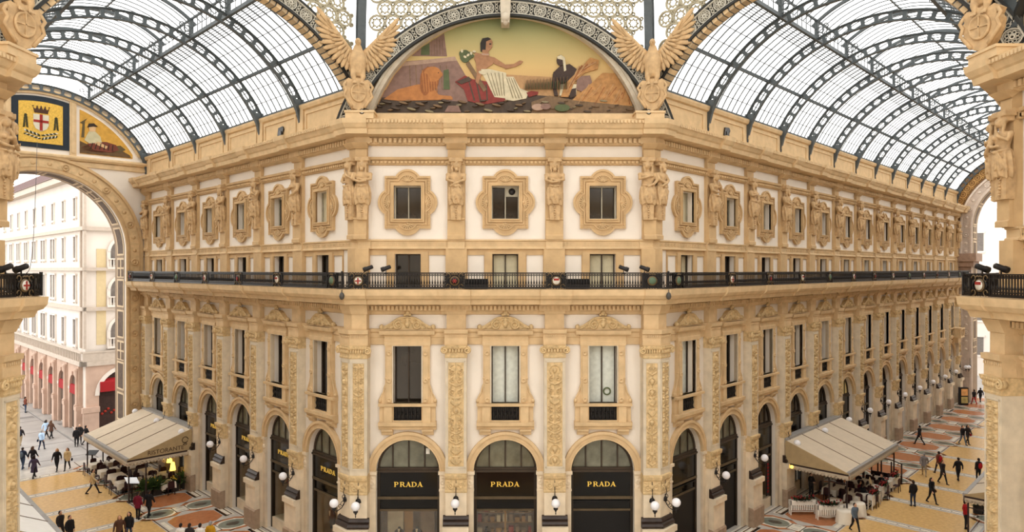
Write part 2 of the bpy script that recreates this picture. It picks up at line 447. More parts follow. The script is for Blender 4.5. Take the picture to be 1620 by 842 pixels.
def put_pier(wall, pm, x):
    p = link('pilaster', pm['shaft'], wall, (x, 0, 0))
    for n, k in (('panel_rim', 'rim'), ('relief_panel', 'relief'), ('capital', 'capital'), ('entablature_block', 'block'), ('impost', 'impost')):
        link(n, pm[k], p)
    q = link('pier', pm['pier'], wall, (x, 0, 0))
    for n, k in (('marble_base', 'torus'), ('pedestal', 'pedestal'), ('plinth', 'plinth')): link(n, pm[k], q)
    u = link('upper_pilaster', pm['upper'], wall, (x, 0, 0))
    link('statue_pedestal', pm['cary_ped'], u)
PM = [pier_meshes(-.52, .52, 0, 0, .45, '_a', (3,)), pier_meshes(-.52, .52, 0, 0, .45, '_b', (11,)), pier_meshes(-.52, .52, 0, 0, .45, '_c', (29,))]
PEND = pier_meshes(-.5, 0, 0, .414, .8, '_end', (5,))       # ends at a building corner, +x side
PSTART = pier_meshes(0, .5, -.414, 0, .8, '_start', (17,))

# arch surround
def ring2(r0, r1, a0, a1, n, cx=0, cz=0):
    return [(cx + r1 * math.cos(a0 + (a1 - a0) * i / n), cz + r1 * math.sin(a0 + (a1 - a0) * i / n)) for i in range(n + 1)] + \
           [(cx + r0 * math.cos(a1 + (a0 - a1) * i / n), cz + r0 * math.sin(a1 + (a0 - a1) * i / n)) for i in range(n + 1)]
mb = MB()
mb.prism(ring2(RA, RA + .4, 0, PI, 28, 0, ZSP), -.12, 0); mb.prism(ring2(RA + .26, RA + .4, 0, PI, 28, 0, ZSP), -.2, -.12)
mb.prism(ring2(RA, RA + .08, 0, PI, 28, 0, ZSP), -.16, -.12)
archivolt_me = mb.mesh('archivolt', ochre2)
mb = MB()
for s in (1, -1):
    a, b = (RA, RA + .36) if s > 0 else (-RA - .36, -RA)
    mb.box(a, b, -.14, .0, GL, 5.06); mb.box(a - .05, b + .05, -.24, 0, 4.95, 5.1); mb.box(a - .02, b + .02, -.18, 0, 4.12, 4.2)
    st = [(spiral((a + b) / 2, 4.55, .13, 1.3, 0, s), .03, .05), ([((a + b) / 2, 4.78)], .05, .05), ([((a + b) / 2, 4.32)], .05, .05)]
    relief(a + .02, b - .02, 4.24, 4.9, .03, st, -.145, mb=mb)
jamb_me = mb.mesh('arch_jamb', pierstone)

# ---- window meshes
def lobed(hw, hh, lr, lp, n=14):
    """rectangle with a round lobe on each side"""
    o = []
    a = math.asin(min(1, lr * .98 / lr)) 
    def lobe(cx, cz, ang):
        half = math.acos(max(-1, min(1, (lp - lr) * -1 / lr)))
        return [(cx + lr * math.cos(ang - half + 2 * half * i / n), cz + lr * math.sin(ang - half + 2 * half * i / n)) for i in range(n + 1)]
    dx = hw + lp - lr; dz = hh + lp - lr
    o += [(hw, -hh)] + lobe(dx, 0, 0) + [(hw, hh)] + lobe(0, dz, PI / 2) + [(-hw, hh)] + lobe(-dx, 0, PI) + [(-hw, -hh)] + lobe(0, -dz, -PI / 2)
    return o
mb = MB()
hole = rect(0, .675, -.82, .82)
mb.prism(lobed(1.12, 1.29, .66, .33), -.1, 0, [hole]); 
mb.prism(lobed(1.13, 1.3, .68, .34), -.17, -.1, [lobed(1.03, 1.2, .58, .34)])
mb.prism(lobed(.94, 1.1, .52, .28), -.15, -.1, [lobed(.88, 1.04, .46, .28)])
mb.prism(rect(0, .84, -.98, .98), -.2, 0, [hole]); mb.prism(rect(0, .73, -.875, .875), -.25, -.2, [hole])
for ang, cx, cz in ((0, .9, 0), (PI, -.9, 0), (PI / 2, 0, 1.06), (-PI / 2, 0, -1.06)):      # scallop shells
    for i in range(7):
        b = ang + (i - 3) * .42
        mb.bar((cx - .05 * math.cos(ang), -.13, cz - .05 * math.sin(ang)), (cx + .3 * math.cos(b) * .95, -.14, cz + .3 * math.sin(b) * .95), .05)
    mb.ball((cx, -.14, cz), .07, n=8, rings=5)
n = 0
for a, b in (((-1.0, 1.22), (1.0, 1.22)), ((-1.0, -1.22), (1.0, -1.22)), ((-1.05, -1.2), (-1.05, 1.2)), ((1.05, -1.2), (1.05, 1.2))):   # beads
    L = math.hypot(b[0] - a[0], b[1] - a[1]); k = int(L / .12)
    for i in range(k + 1):
        x = a[0] + (b[0] - a[0]) * i / k; z = a[1] + (b[1] - a[1]) * i / k
        if (abs(x) < .45 and abs(z) > 1.1) or (abs(z) < .45 and abs(x) > 1.02): continue
        mb.box(x - .03, x + .03, -.2, -.16, z - .03, z + .03)
lobed_me = mb.mesh('lobed_surround', ochre)
def framemesh(hw, z0, z1, mull, t=.05, mt=None, y=.3, name='window_frame', cross=()):
    mb = MB()
    mb.prism(rect(0, hw, z0, z1), y - .04, y + .04, [rect(0, hw - t, z0 + t, z1 - t)])
    for x in mull: mb.box(x - t / 2, x + t / 2, y - .04, y + .04, z0 + t, z1 - t)
    for z in cross: mb.box(-hw + t, hw - t, y - .03, y + .03, z - t / 2, z + t / 2)
    return mb.mesh(name, mt or steel)
palewood = mat('pale window frame', (168, 160, 140), rough=.6)
darkwood = mat('dark window frame', (62, 50, 38), rough=.6)
def panemesh(hw, z0, z1, m, y=.36, name='window_pane'):
    mb = MB(); mb.box(-hw, hw, y, y + .03, z0, z1); return mb.mesh(name, m)
upframe = framemesh(.68, -.82, .82, (0,), mt=palewood); uppane = panemesh(.68, -.82, .82, glassdark)
upcurtain = panemesh(.68, -.82, .82, shutter)
doorframe = framemesh(.64, 14.1, 15.85, (0,), .06, darkwood); doorpane = panemesh(.64, 14.1, 15.85, glassdark); doorshut = panemesh(.64, 14.1, 15.85, shutter)
pnframe = framemesh(.69, 8.35, 11.3, (0,), .06, darkwood); pnplain = framemesh(.69, 8.35, 11.3, (), .05, darkwood)
pnpane = panemesh(.69, 8.35, 11.3, glassdark); pncurt = panemesh(.69, 8.35, 11.3, curtain)
# balcony door surround with framed white panels
mb = MB()
mb.prism([(-1.95, 14.12), (1.95, 14.12), (1.95, 16.08), (-1.95, 16.08)], -.04, 0, [rect(0, .64, 14.15, 15.85), rect(1.46, .42, 14.2, 15.8), rect(-1.46, .42, 14.2, 15.8)])
for s in (1, -1):
    mb.box(s * .84 - .17, s * .84 + .17, -.12, -.04, 14.12, 15.95)
    mb.prism(rect(s * 1.46, .47, 14.14, 15.86), -.07, -.04, [rect(s * 1.46, .41, 14.2, 15.8)])
mb.prism(rect(0, .72, 14.13, 15.93), -.09, .0, [rect(0, .64, 14.14, 15.85)])
doorsurround = mb.mesh('door_surround', ochre)
# tall window surround
def sidescroll(s):
    pts = [(.98, 11.3), (.98, 9.9), (1.04, 9.75), (1.0, 9.6), (1.12, 9.3), (1.2, 9.0), (1.34, 8.75), (1.42, 8.5), (1.42, 8.35), (.98, 8.35)]
    return [(s * x, z) for x, z in pts]
mb = MB()
for s in (1, -1):
    a = .69 if s > 0 else -1.1; b = a + .41
    mb.box(a, b, -.2, 0, 8.3, 11.36); mb.box(a + .07, b - .07, -.25, -.2, 8.5, 11.2)
    for z in (10.95, 9.6, 8.65): mb.lathe([(.13, .2), (.13, .29), (.07, .3), (.06, .26)], ((a + b) / 2, 0, z), 10, axis='y')
    mb.prism(sidescroll(s), -.14, 0)
    mb.tube([(s * x, -.15, z) for x, z in [(.98, 9.9), (1.04, 9.75), (1.0, 9.6), (1.12, 9.3), (1.2, 9.0), (1.34, 8.75), (1.42, 8.5)]], .04, 6)
    mb.ball((s * 1.06, -.15, 9.7), (.07, .09, .07), n=8, rings=5); mb.ball((s * 1.36, -.14, 8.6), (.09, .08, .11), n=8, rings=5)
mb.sweep([(-1.14, 0), (1.14, 0)], [(0, 11.3), (.24, 11.32), (.24, 11.5), (.2, 11.54), (.2, 11.78), (.3, 11.84), (.42, 11.92), (.46, 12.08), (0, 12.1)])
mb.sweep([(-1.36, 0), (1.36, 0)], [(0, 11.86), (.4, 11.88), (.46, 12.08), (0, 12.1)])
mb.prism(rect(0, .75, 8.5, 11.36), -.225, -.02, [rect(0, .69, 8.5, 11.3)], m=1)
surr_me = mb.mesh('window_surround', (ochre2, greystone))
mb = MB()                                   # sill, apron with side pedestals, base and brackets
mb.sweep([(-1.42, 0), (1.42, 0)], [(0, 8.3), (.34, 8.34), (.36, 8.46), (0, 8.5)])
mb.prism([(-1.38, 7.55), (1.38, 7.55), (1.38, 8.34), (-1.38, 8.34)], -.18, 0, [rect(0, .69, 7.62, 8.3)])
for s in (1, -1): mb.box(s * .95 - .2, s * .95 + .2, -.28, -.18, 7.55, 8.32)
mb.sweep([(-1.42, 0), (1.42, 0)], [(0, 7.15), (.2, 7.17), (.24, 7.3), (.36, 7.38), (.38, 7.55), (0, 7.58)])
for s in (1, -1):
    mb.sweep([(s * 1.0 - .28, 0), (s * 1.0 + .28, 0)], [(0, 6.88), (.14, 6.9), (.2, 7.04), (.3, 7.1), (.32, 7.2), (0, 7.22)])
sill_me = mb.mesh('window_sill', ochre2)
mb = MB()
mb.box(-.69, .69, -.02, -.004, 7.62, 8.3)
for i in range(7):
    x = -.57 + i * .19
    mb.lathe([(.03, 7.64), (.05, 7.72), (.03, 7.8), (.07, 7.96), (.03, 8.12), (.05, 8.2), (.03, 8.28)], (x, -.09, 0), 6)
    if i < 6: mb.lathe([(.05, .05), (.05, .1)], (x + .095, 0, 7.96), 8, axis='y')
mb.box(-.69, .69, -.13, -.05, 7.62, 7.66); mb.box(-.69, .69, -.13, -.05, 8.25, 8.3)
balus_me = mb.mesh('window_balustrade', iron)
# scroll pediment
def pedtop(x): return 12.14 + .58 / (1 + (abs(x) / .8) ** 4)
out = [(-1.25, 12.08)] + [(1.25, 12.08)] + [(x, pedtop(x)) for x in [1.25 - i * .1 for i in range(26)]]
st = []
for s in (1, -1):
    st += [(spiral(s * .46, 12.36, .24, 1.8, PI / 2, -s, 70), .045, .13), ([(s * q / 30, pedtop(q / 30) - .07) for q in range(6, 36)], .035, .1), (spiral(s * 1.12, 12.27, .12, 1.2, 0, s, 30), .035, .1)]
    for i in range(5): st.append(([(s * (.6 + i * .11), 12.2 + .02 * (i % 2))], .05, .07))
st += [([(0, 12.42)], .15, .16), ([(0, 12.3)], .1, .12), ([(0, 12.62)], .1, .12), ([(0, 12.76)], .08, .15), (arc2(0, 12.42, .22, .2, PI - .2), .035, .1)]
mb = MB(); mb.prism(out, -.22, 0)
relief(-1.25, 1.25, 12.1, 12.95, .028, st, -.225, mask=lambda x, z: z < pedtop(x) - .01, mb=mb)
mb.ball((0, -.24, 12.93), (.12, .1, .13), n=8, rings=6); mb.ball((.12, -.22, 12.84), .08, n=8, rings=5); mb.ball((-.12, -.22, 12.84), .08, n=8, rings=5)
mb.ball((1.27, -.2, 12.24), (.12, .12, .14), n=8, rings=6); mb.ball((-1.27, -.2, 12.24), (.12, .12, .14), n=8, rings=6)
mb.tube([(x, -.28, pedtop(x) + .0) for x in [-1.2 + i * .1 for i in range(25)]], .045, 6)
ped_me = mb.mesh('scroll_pediment', relief_m)

NWIN = [0]
def win(fr, x, label, parts):
    NWIN[0] += 1
    o = thing('window_%d' % NWIN[0], label, 'window', fr, (x, 0, 0), kind='structure')
    for n, me, z in parts: link(n, me, o, (0, 0, z))
    return o
def bay(fr, wall, x, where, style, tall, door):
    link('archivolt', archivolt_me, wall, (x, 0, 0)); link('arch_jamb', jamb_me, wall, (x, 0, 0))
    win(fr, x, 'lobed stone-framed window in the storey of statues, ' + where,
        [('stone_surround', lobed_me, UPZ), ('window_frame', upframe, UPZ), ('window_pane', upcurtain if style else uppane, UPZ)])
    win(fr, x, 'balcony door with framed white panels, ' + where,
        [('door_surround', doorsurround, 0), ('door_frame', doorframe, 0), ('door_pane', doorshut if door else doorpane, 0)])
    win(fr, x, 'tall window under a scroll pediment, ' + where,
        [('window_surround', surr_me, 0), ('scroll_pediment', ped_me, 0), ('window_sill', sill_me, 0), ('balustrade', balus_me, 0),
         ('window_frame', pnframe if tall else pnplain, 0), ('window_pane', pncurt if tall == 1 else pnpane, 0)])

wall_mid = build_wall('wall_middle', MID, -W / 2, W / 2, [-4.83, 0, 4.83], 'cream three-bay front under the big lunette mosaic', -.414, .414, attic=False)
mouldings(wall_mid, -W / 2, W / 2, [-2.42, 2.42], -.414, .414, .56, .56)
for i, x in enumerate((-4.83, 0, 4.83)):
    bay(MID, wall_mid, x, ('first', 'second', 'third')[i] + ' of the three on the mosaic front counted from the coat-of-arms side', 0, (2, 1, 1)[i], (0, 1, 1)[i])
put_pier(wall_mid, PM[0], -2.42); put_pier(wall_mid, PM[1], 2.42)
put_pier(wall_mid, PEND, W / 2); put_pier(wall_mid, PSTART, -W / 2)
wall_left = build_wall('wall_left', LEFT, -LEND, 0, [-t for t in LW], 'short cream wing running back to the open street arch', 0, .414)
mouldings(wall_left, -LEND, 0, [-t for t in LP], 0, .414, 0, .56)
for i, t in enumerate(LW):
    bay(LEFT, wall_left, -t, ORD[i] + ' from the corner on the short wing', i == 0, 0, 0)
for i, t in enumerate(LP): put_pier(wall_left, PM[i % 3], -t)
put_pier(wall_left, PEND, 0)
wall_right = build_wall('wall_right', RIGHT, 0, REND, RW, 'long cream wing running back to the far round arch', -.414, 0)
mouldings(wall_right, 0, REND, RP, -.414, 0, .56, 0)
for i, t in enumerate(RW):
    bay(RIGHT, wall_right, t, ORD[i] + ' from the corner on the long wing', i == 0, i == 0, i == 0)
for i, t in enumerate(RP): put_pier(wall_right, PM[(i + 1) % 3], t)
put_pier(wall_right, PSTART, 0)
# blocks at the two edges of the picture: their octagon fronts, and plain walls along the far side of each arm
wall_east = build_wall('wall_east', EAST, -W / 2, W / 2, [-4.83, 0, 4.83], 'neighbouring octagon front at the picture edge beside the long arm', -.414, .414, attic=False)
mouldings(wall_east, -W / 2, W / 2, [-2.42, 2.42], -.414, .414, .56, .56)
wall_west = build_wall('wall_west', WEST, -W / 2, W / 2, [-4.83, 0, 4.83], 'neighbouring octagon front at the picture edge beside the coat-of-arms panel', -.414, .414, attic=False)
mouldings(wall_west, -W / 2, W / 2, [-2.42, 2.42], -.414, .414, .56, .56)
bay(EAST, wall_east, -4.83, 'on the picture-edge front beside the long arm', 0, 0, 0)
bay(WEST, wall_west, 4.83, 'on the picture-edge front beside the coat of arms', 0, 0, 0)
put_pier(wall_east, PSTART, -W / 2); put_pier(wall_west, PEND, W / 2)
for w, xs in ((wall_east, (-2.42, 2.42, W / 2)), (wall_west, (-2.42, 2.42, -W / 2))):
    for x in xs[:2]: put_pier(w, PM[0], x)
put_pier(wall_east, PEND, W / 2); put_pier(wall_west, PSTART, -W / 2)
EASTW = Frame(XC + A + .36, OY + W / 2, -3 * PI / 4, UP)     # arm wing of the east block (faces the long wing); local x = -t
WESTW = Frame(XC - A - .52, OY + W / 2, 3 * PI / 4, UP)      # arm wing of the west block; local x = t
def plainwing(name, fr, x0, x1, m0, m1, label):
    mb = MB(); mb.box(x0, x1, 0, .6, GL, 24.1)
    w = thing(name, label, 'wall', fr, me=mb.mesh(name, plaster), kind='structure')
    ps = [(-1 if x0 < -1 else 1) * t for t in (RP if abs(x1 - x0) > 40 else LP)]
    mouldings(w, x0, x1, ps, m0, m1, 0, 0)
    return w
wall_armr = plainwing('wall_long_arm', EASTW, -REND, 0, 0, .414, 'far side wall of the long arm hidden behind the edge block')
wall_arml = plainwing('wall_short_arm', WESTW, 0, LEND, -.414, 0, 'far side wall of the short arm hidden behind the edge block')

# the rest of the octagon behind the viewer and the stubs of its two other arms
SOUTH = Frame(XC, OY - A, PI)
def backwall(name, fr, x0, x1, label):
    mb = MB(); mb.box(x0, x1, 0, .6, GL, 24.1)
    w = thing(name, label, 'wall', fr, me=mb.mesh(name, plaster), kind='structure')
    mb = MB(); mb.sweep([(x0, 0), (x1, 0)], TOPC); link('upper_cornice', mb.mesh('upper_cornice', ochre2), w)
    return w
backwall('wall_south', SOUTH, -W / 2, W / 2, 'octagon front behind the viewer')
for nm, x, y, a, L, lab in (('wall_south_east', XC + A, OY - W / 2, -PI / 4 , 26, 'arm wall beyond the east block'), ('wall_south_west', XC - A, OY - W / 2, PI / 4, 26, 'arm wall beyond the west block')):
    f_ = Frame(x, y, a); backwall(nm, f_, 0 if x > 0 else -L, L if x > 0 else 0, lab)
for nm, x, y, a, L, lab in (('wall_arm_south_east', XC + W / 2, OY - A, -PI * 5 / 4, 26, 'far arm wall to the south east'), ('wall_arm_south_west', XC - W / 2, OY - A, PI * 5 / 4, 26, 'far arm wall to the south west')):
    f_ = Frame(x, y, a); backwall(nm, f_, -L if x > 0 else 0, 0 if x > 0 else L, lab)
# ------------------------------------------------------------------ octagon arches, dome start, lunette
ZL = 22.85; MC = 20.75; MR = 6.83      # lunette sill, mosaic circle centre height and radius
RC = 19.6; RI = 7.9; RO = 8.62         # lace ring circle
mb = MB()                              # upper wall of the middle front with the lunette recess
a0 = math.asin((ZL - MC) / (MR + .02))
lun = [((MR) * math.cos(a), MC + MR * math.sin(a)) for a in [a0 + (PI - 2 * a0) * i / 40 for i in range(41)]]
ringtop = [(RO * math.cos(a), RC + RO * math.sin(a)) for a in [.45 + (PI - .9) * i / 30 for i in range(31)]]
mb.prism([(-7.2, 22.2), (7.2, 22.2)] + [p for p in ringtop if abs(p[0]) < 7.2], 0, .6, [lun])
mb.sweep([(-7.0, 0), (7.0, 0)], [(0, 22.2), (.5, 22.2), (.5, 22.7), (.3, 22.78), (0, 22.85)])
link('lunette_wall', mb.mesh('lunette_wall', ochre2), wall_mid)
mb = MB()
a1 = math.asin((ZL - MC) / MR)
mb.prism(ring2(MR, MR + .28, a1, PI - a1, 48, 0, MC), -.42, -.0); mb.prism(ring2(MR + .2, MR + .32, a1, PI - a1, 48, 0, MC), -.5, -.42)
framestone = mat('lunette frame stone', (190, 178, 158), var=.15, scale=3)
link('lunette_frame', mb.mesh('lunette_frame', framestone), wall_mid)
for s in (1, -1):                      # blocks that carry the eagles
    mb = MB(); x = s * 6.95
    mb.prism([(x - .7, 22.3), (x + .66, 22.3), (x + .66, 22.6), (x - .7, 22.6)], -1.3, .2); mb.box(x - .74, x + .7, -1.35, .2, 22.58, 22.68)
    link('eagle_base', mb.mesh('eagle_base', ochre2), wall_mid)
for w, s in ((wall_east, -1), (wall_west, 1)):
    mb = MB(); x = s * 6.95
    mb.box(x - .7, x + .7, -1.3, .2, 22.3, 22.6); mb.box(x - .74, x + .74, -1.35, .2, 22.58, 22.68)
    link('eagle_base', mb.mesh('eagle_base', ochre2), w)
    mb = MB(); mb.box(-7.2, 7.2, .0, .6, 22.2, 24.5); link('upper_wall', mb.mesh('upper_wall', ochre2), w)

def ribbon_ring(mb, cx, cz, r, w, y0, y1, n=20, m=0, sc=1):
    mb.prism([(cx + (r + w / 2) * math.cos(2 * PI * i / n), cz + (r + w / 2) * math.sin(2 * PI * i / n)) for i in range(n)], y0, y1,
             [[(cx + (r - w / 2) * math.cos(2 * PI * i / n), cz + (r - w / 2) * math.sin(2 * PI * i / n)) for i in range(n)]], m)
def quickring(mb, cx, cz, r, w, y0, y1, n=16, m=0):     # flat annulus without tessellation
    vs = []; fs = []
    for i in range(n):
        a = 2 * PI * i / n; c, s_ = math.cos(a), math.sin(a)
        for rr, y in ((r + w / 2, y0), (r - w / 2, y0), (r - w / 2, y1), (r + w / 2, y1)): vs.append((cx + rr * c, y, cz + rr * s_))
    for i in range(n):
        j = (i + 1) % n
        for k in range(4): fs.append((i * 4 + k, i * 4 + (k + 1) % 4, j * 4 + (k + 1) % 4, j * 4 + k))
    mb.add(vs, fs, m)
def lace_ring(name, parent, y):
    amax = PI - .28; amin = .28
    mb = MB()
    mb.prism(ring2(RI, RO, amin, amax, 60, 0, RC), y + .05, y + .25, m=1)
    mb.prism(ring2(RI - .07, RI + .05, amin, amax, 60, 0, RC), y - .1, y + .12, m=1); mb.prism(ring2(RI + .05, RI + .1, amin, amax, 60, 0, RC), y - .06, y + .1)
    mb.prism(ring2(RO - .04, RO + .06, amin, amax, 60, 0, RC), y - .1, y + .12, m=1); mb.prism(ring2(RO - .1, RO - .04, amin, amax, 60, 0, RC), y - .06, y + .1)
    rm = (RI + RO) / 2; n = int((amax - amin) * rm / .84)
    for i in range(n):
        a = amin + (i + .5) * (amax - amin) / n; cx, cz = rm * math.cos(a), RC + rm * math.sin(a)
        quickring(mb, cx, cz, .29, .035, y - .04, y + .05, 20); quickring(mb, cx, cz, .07, .05, y - .05, y + .05, 8); quickring(mb, cx, cz, .245, .015, y - .02, y + .05, 16)
        for k in range(8):
            b = a + 2 * PI * k / 8; quickring(mb, cx + .16 * math.cos(b), cz + .16 * math.sin(b), .055, .024, y - .03, y + .05, 8)
        b = a + .5 * (amax - amin) / n
        for rr in (-.24, -.08, .08, .24):
            cx, cz = (rm + rr) * math.cos(b), RC + (rm + rr) * math.sin(b); quickring(mb, cx, cz, .07, .025, y - .03, y + .05, 8)
    return link(name, mb.mesh(name, (lacewhite, lacedark)), parent)
dome = thing('ceiling', 'octagon roof edge with cast iron lace arches and star tracery', 'ceiling', WORLD, kind='structure')
def sub(name, fr):
    o = bpy.data.objects.new(name, None); COL.objects.link(o); o.parent = dome; o.location = fr.o; o.rotation_euler = (0, 0, fr.a); return o
# eight-point star tracery set in the triangles between arches and dome ribs
def tracery(fr, parent, sides=(1, -1)):
    mb = MB(); pitch = .8; y0, y1 = .1, .22
    def inside(x, z): return math.hypot(x, z - RC) > RO + .02 and z > 24.5 and abs(x) < 7.0 - max(0, z - 25.2) * .05 and z < 31.6
    ok = lambda x, z, r: all(inside(x + r * math.cos(a), z + r * math.sin(a)) for a in (0, PI / 2, PI, 1.5 * PI))
    for i in range(-10, 11):
        for j in range(0, 11):
            x = i * pitch + (pitch / 2 if j % 2 else 0); z = 24.6 + j * pitch * .866
            if not ((x > 0 and 1 in sides) or (x < 0 and -1 in sides)): continue
            if not ok(x, z, .2): continue
            quickring(mb, x, z, .37, .085, y0, y1, 12)
            for k in range(8):
                a = PI / 8 + k * PI / 4
                p0 = (x + .25 * math.cos(a - PI / 8), .16, z + .25 * math.sin(a - PI / 8)); p1 = (x + .15 * math.cos(a), .16, z + .15 * math.sin(a)); p2 = (x + .25 * math.cos(a + PI / 8), .16, z + .25 * math.sin(a + PI / 8))
                mb.bar(p0, p1, .06); mb.bar(p1, p2, .06)
                if k % 2: mb.bar((x + .25 * math.cos(a - PI / 8), .16, z + .25 * math.sin(a - PI / 8)), (x + .36 * math.cos(a - PI / 8), .16, z + .36 * math.sin(a - PI / 8)), .055)
            for dx, dz in ((pitch / 2, pitch * .29), (pitch / 2, -pitch * .29)):
                quickring(mb, x + dx, z + dz, .08, .06, y0, y1, 6)
    mb.prism(ring2(RO + .02, RO + .12, .3, PI - .3, 50, 0, RC), .05, .3)
    # frosted glass behind
    n = 24
    for s in sides:
        pts = [(s * (RO + .1) * math.cos(a), RC + (RO + .1) * math.sin(a)) for a in [PI / 2 - (PI / 2 - .62) * i / n for i in range(n + 1)]]
        poly = [(0, 31.6)] + pts + [(s * 7.0, pts[-1][1]), (s * 6.7, 31.6)]
        mb.prism(poly, .3, .33, m=1)
    return link('star_tracery', mb.mesh('star_tracery', (mat('tracery iron', (176, 166, 140), var=.15), roofglass)), parent)
for fr, nm in ((MID, 'mid'), (NW, 'nw'), (NE, 'ne'), (EAST, 'e'), (WEST, 'w')):
    h = sub('arch_front', fr)
    lr = lace_ring('lace_arch', h, -.6 if fr is MID else -.3)
    tracery(fr, h)
    if fr in (NW, NE):
        mb = MB()      # stone block course inside the lace
        n = 60; am = .42
        for i in range(n):
            a = am + (PI - 2 * am) * i / n; b = am + (PI - 2 * am) * (i + 1) / n
            o = [(r * math.cos(t), RC + r * math.sin(t)) for r, t in ((7.66, a + .004), (7.88, a + .004), (7.88, b - .004), (7.66, b - .004))]
            mb.prism(o, -.3, .2 if i % 2 else .17, m=i % 2)
        mb.prism(ring2(7.7, 7.9, am, PI - am, 44, 0, RC), -.25, .3, m=2)
        link('block_course', mb.mesh('block_course', (ochre2, mat('brown voussoir', (170, 148, 116), var=.2), steel)), h)
# keystone console and dome ribs
mb = MB()
mb.prism([(-.2, 27.0), (.2, 27.0), (.28, 28.6), (-.28, 28.6)], -1.0, -.2); mb.box(-.32, .32, -1.1, -.2, 28.5, 28.75)
mb.lathe([(.2, .2), (.2, 1.12)], (0, 0, 27.25), 14, axis='y'); mb.lathe([(.14, .3), (.05, .1)], (0, -.6, 26.95), 10)
mb.ball((0, -.9, 27.1), (.16, .2, .22), n=10, rings=6)
link('keystone_console', mb.mesh('keystone_console', framestone), wall_mid)
mb = MB()
for k in range(8):
    ang = PI / 8 + k * PI / 4; R0 = A / math.cos(PI / 8)
    if math.sin(ang) < -.5: continue
    c = Vector((XC, OY, 0)); rd = Vector((math.cos(ang), math.sin(ang), 0)); td = Vector((-rd.y, rd.x, 0))
    pts = []
    for i in range(17):
        t = i / 16; ph = t * PI / 2 * .96
        pts.append(c + rd * ((R0 - .1) * math.cos(ph)) + Vector((0, 0, 25.2 + UP + 19.5 * math.sin(ph))))
    for i in range(16):
        p, q = pts[i], pts[i + 1]; d = (q - p).normalized(); nrm = td.cross(d)
        mb.obox((p + q) / 2, (td, nrm, d), (.36, .5, (q - p).length + .05)); mb.obox((p + q) / 2 - nrm * .0, (td, nrm, d), (.5, .1, (q - p).length + .05))
    b = c + rd * (R0 + .05)
    mb.obox(b + Vector((0, 0, 24.4 + UP)), (td, rd, Vector((0, 0, 1))), (1.1, .5, 2.0))
link('dome_rib', mb.mesh('dome_rib', steel), dome)

for k in range(8):          # glazed gores between the dome ribs
    a_, b_ = PI / 8 + k * PI / 4, PI / 8 + (k + 1) * PI / 4; R0 = A / math.cos(PI / 8); mb = MB()
    def gp(i, f):
        ph = i / 16 * PI / 2 * .96; r = (R0 + .1) * math.cos(ph); z = 31.6 + UP + (44.9 - 31.6) * i / 16 if False else 25.2 + UP + 19.6 * math.sin(ph)
        return Vector((XC + r * (math.cos(a_) * (1 - f) + math.cos(b_) * f), OY + r * (math.sin(a_) * (1 - f) + math.sin(b_) * f), z))
    for i in range(4, 16):
        mb.add([gp(i, 0), gp(i, 1), gp(i + 1, 1), gp(i + 1, 0)], [(0, 1, 2, 3)], 1)
        mb.bar(gp(i, 0), gp(i, 1), .07)
        for f in [j / 12 for j in range(1, 12)]: mb.bar(gp(i, f), gp(i + 1, f), .05)
    link('dome_glazing', mb.mesh('dome_glazing', (steel, domeglass)), dome)
# lunette mosaic: a flat picture, its own colours
def M_(n, c, v=.18): return mat('tessera ' + n, c, rough=.6, var=v, scale=5, bump=.05)
pm = [M_('sand ground', (112, 88, 62), .3), M_('sky', (206, 180, 118), .1), M_('temple', (124, 96, 84)), M_('lion', (166, 108, 58)), M_('dark earth', (72, 58, 46), .3),
      M_('skin', (150, 108, 76)), M_('white robe', (190, 178, 148)), M_('red cloth', (120, 46, 38)), M_('wheat', (166, 120, 70), .3), M_('dark skin', (58, 42, 34)),
      M_('green', (78, 86, 54)), M_('shadow fold', (128, 116, 88)), M_('mane', (136, 82, 42)), M_('hair', (40, 32, 26)), M_('pale field', (168, 130, 88), .2), M_('temple light', (160, 132, 112))]
# sky tile colours fade from green at the top to gold below, as laid
nt = pm[1].node_tree; b = nt.nodes['Principled BSDF']; tc = nt.nodes.new('ShaderNodeTexCoord'); sx = nt.nodes.new('ShaderNodeSeparateXYZ'); mr = nt.nodes.new('ShaderNodeMapRange'); cr = nt.nodes.new('ShaderNodeValToRGB')
nt.links.new(tc.outputs['Object'], sx.inputs[0]); nt.links.new(sx.outputs['Z'], mr.inputs[0]); mr.inputs[1].default_value = 23.6; mr.inputs[2].default_value = 27.6
nt.links.new(mr.outputs[0], cr.inputs[0]); nt.links.new(cr.outputs[0], b.inputs['Base Color'])
cr.color_ramp.elements[0].color = srgb(184, 140, 92); cr.color_ramp.elements[1].color = srgb(122, 134, 92)
e = cr.color_ramp.elements.new(.4); e.color = srgb(190, 160, 104); e = cr.color_ramp.elements.new(.8); e.color = srgb(156, 150, 100)
def px(x, y): return ((x - 799) / 31.86, 15.1 + (425.9 - y) / 31.86)
def Z1(x, y): return px(580 + x / 4.955, 20 + y / 4.955)     # left half drawing grid
def Z2(x, y): return px(800 + x / 4.955, 20 + y / 4.955)
def clip(x, z):
    z = max(z, ZL + .0)
    r = math.hypot(x, z - MC)
    if r > MR - .02: x, z = x * (MR - .02) / r, MC + (z - MC) * (MR - .02) / r
    return (x, max(z, ZL))
lay = [0]
mb = MB()
def paint(pts, m, fn=Z1, smooth=False):
    lay[0] += 1
    P = [clip(*fn(x, y)) for x, y in pts]
    mb.prism(P, .1 - .0012 * lay[0], .12, m=m)
def blob(cx, cy, rx, ry, m, fn=Z1, rot=0, n=14):
    paint([(cx + rx * math.cos(t) * math.cos(rot) - ry * math.sin(t) * math.sin(rot), cy + rx * math.cos(t) * math.sin(rot) + ry * math.sin(t) * math.cos(rot)) for t in [2 * PI * i / n for i in range(n)]], m, fn)
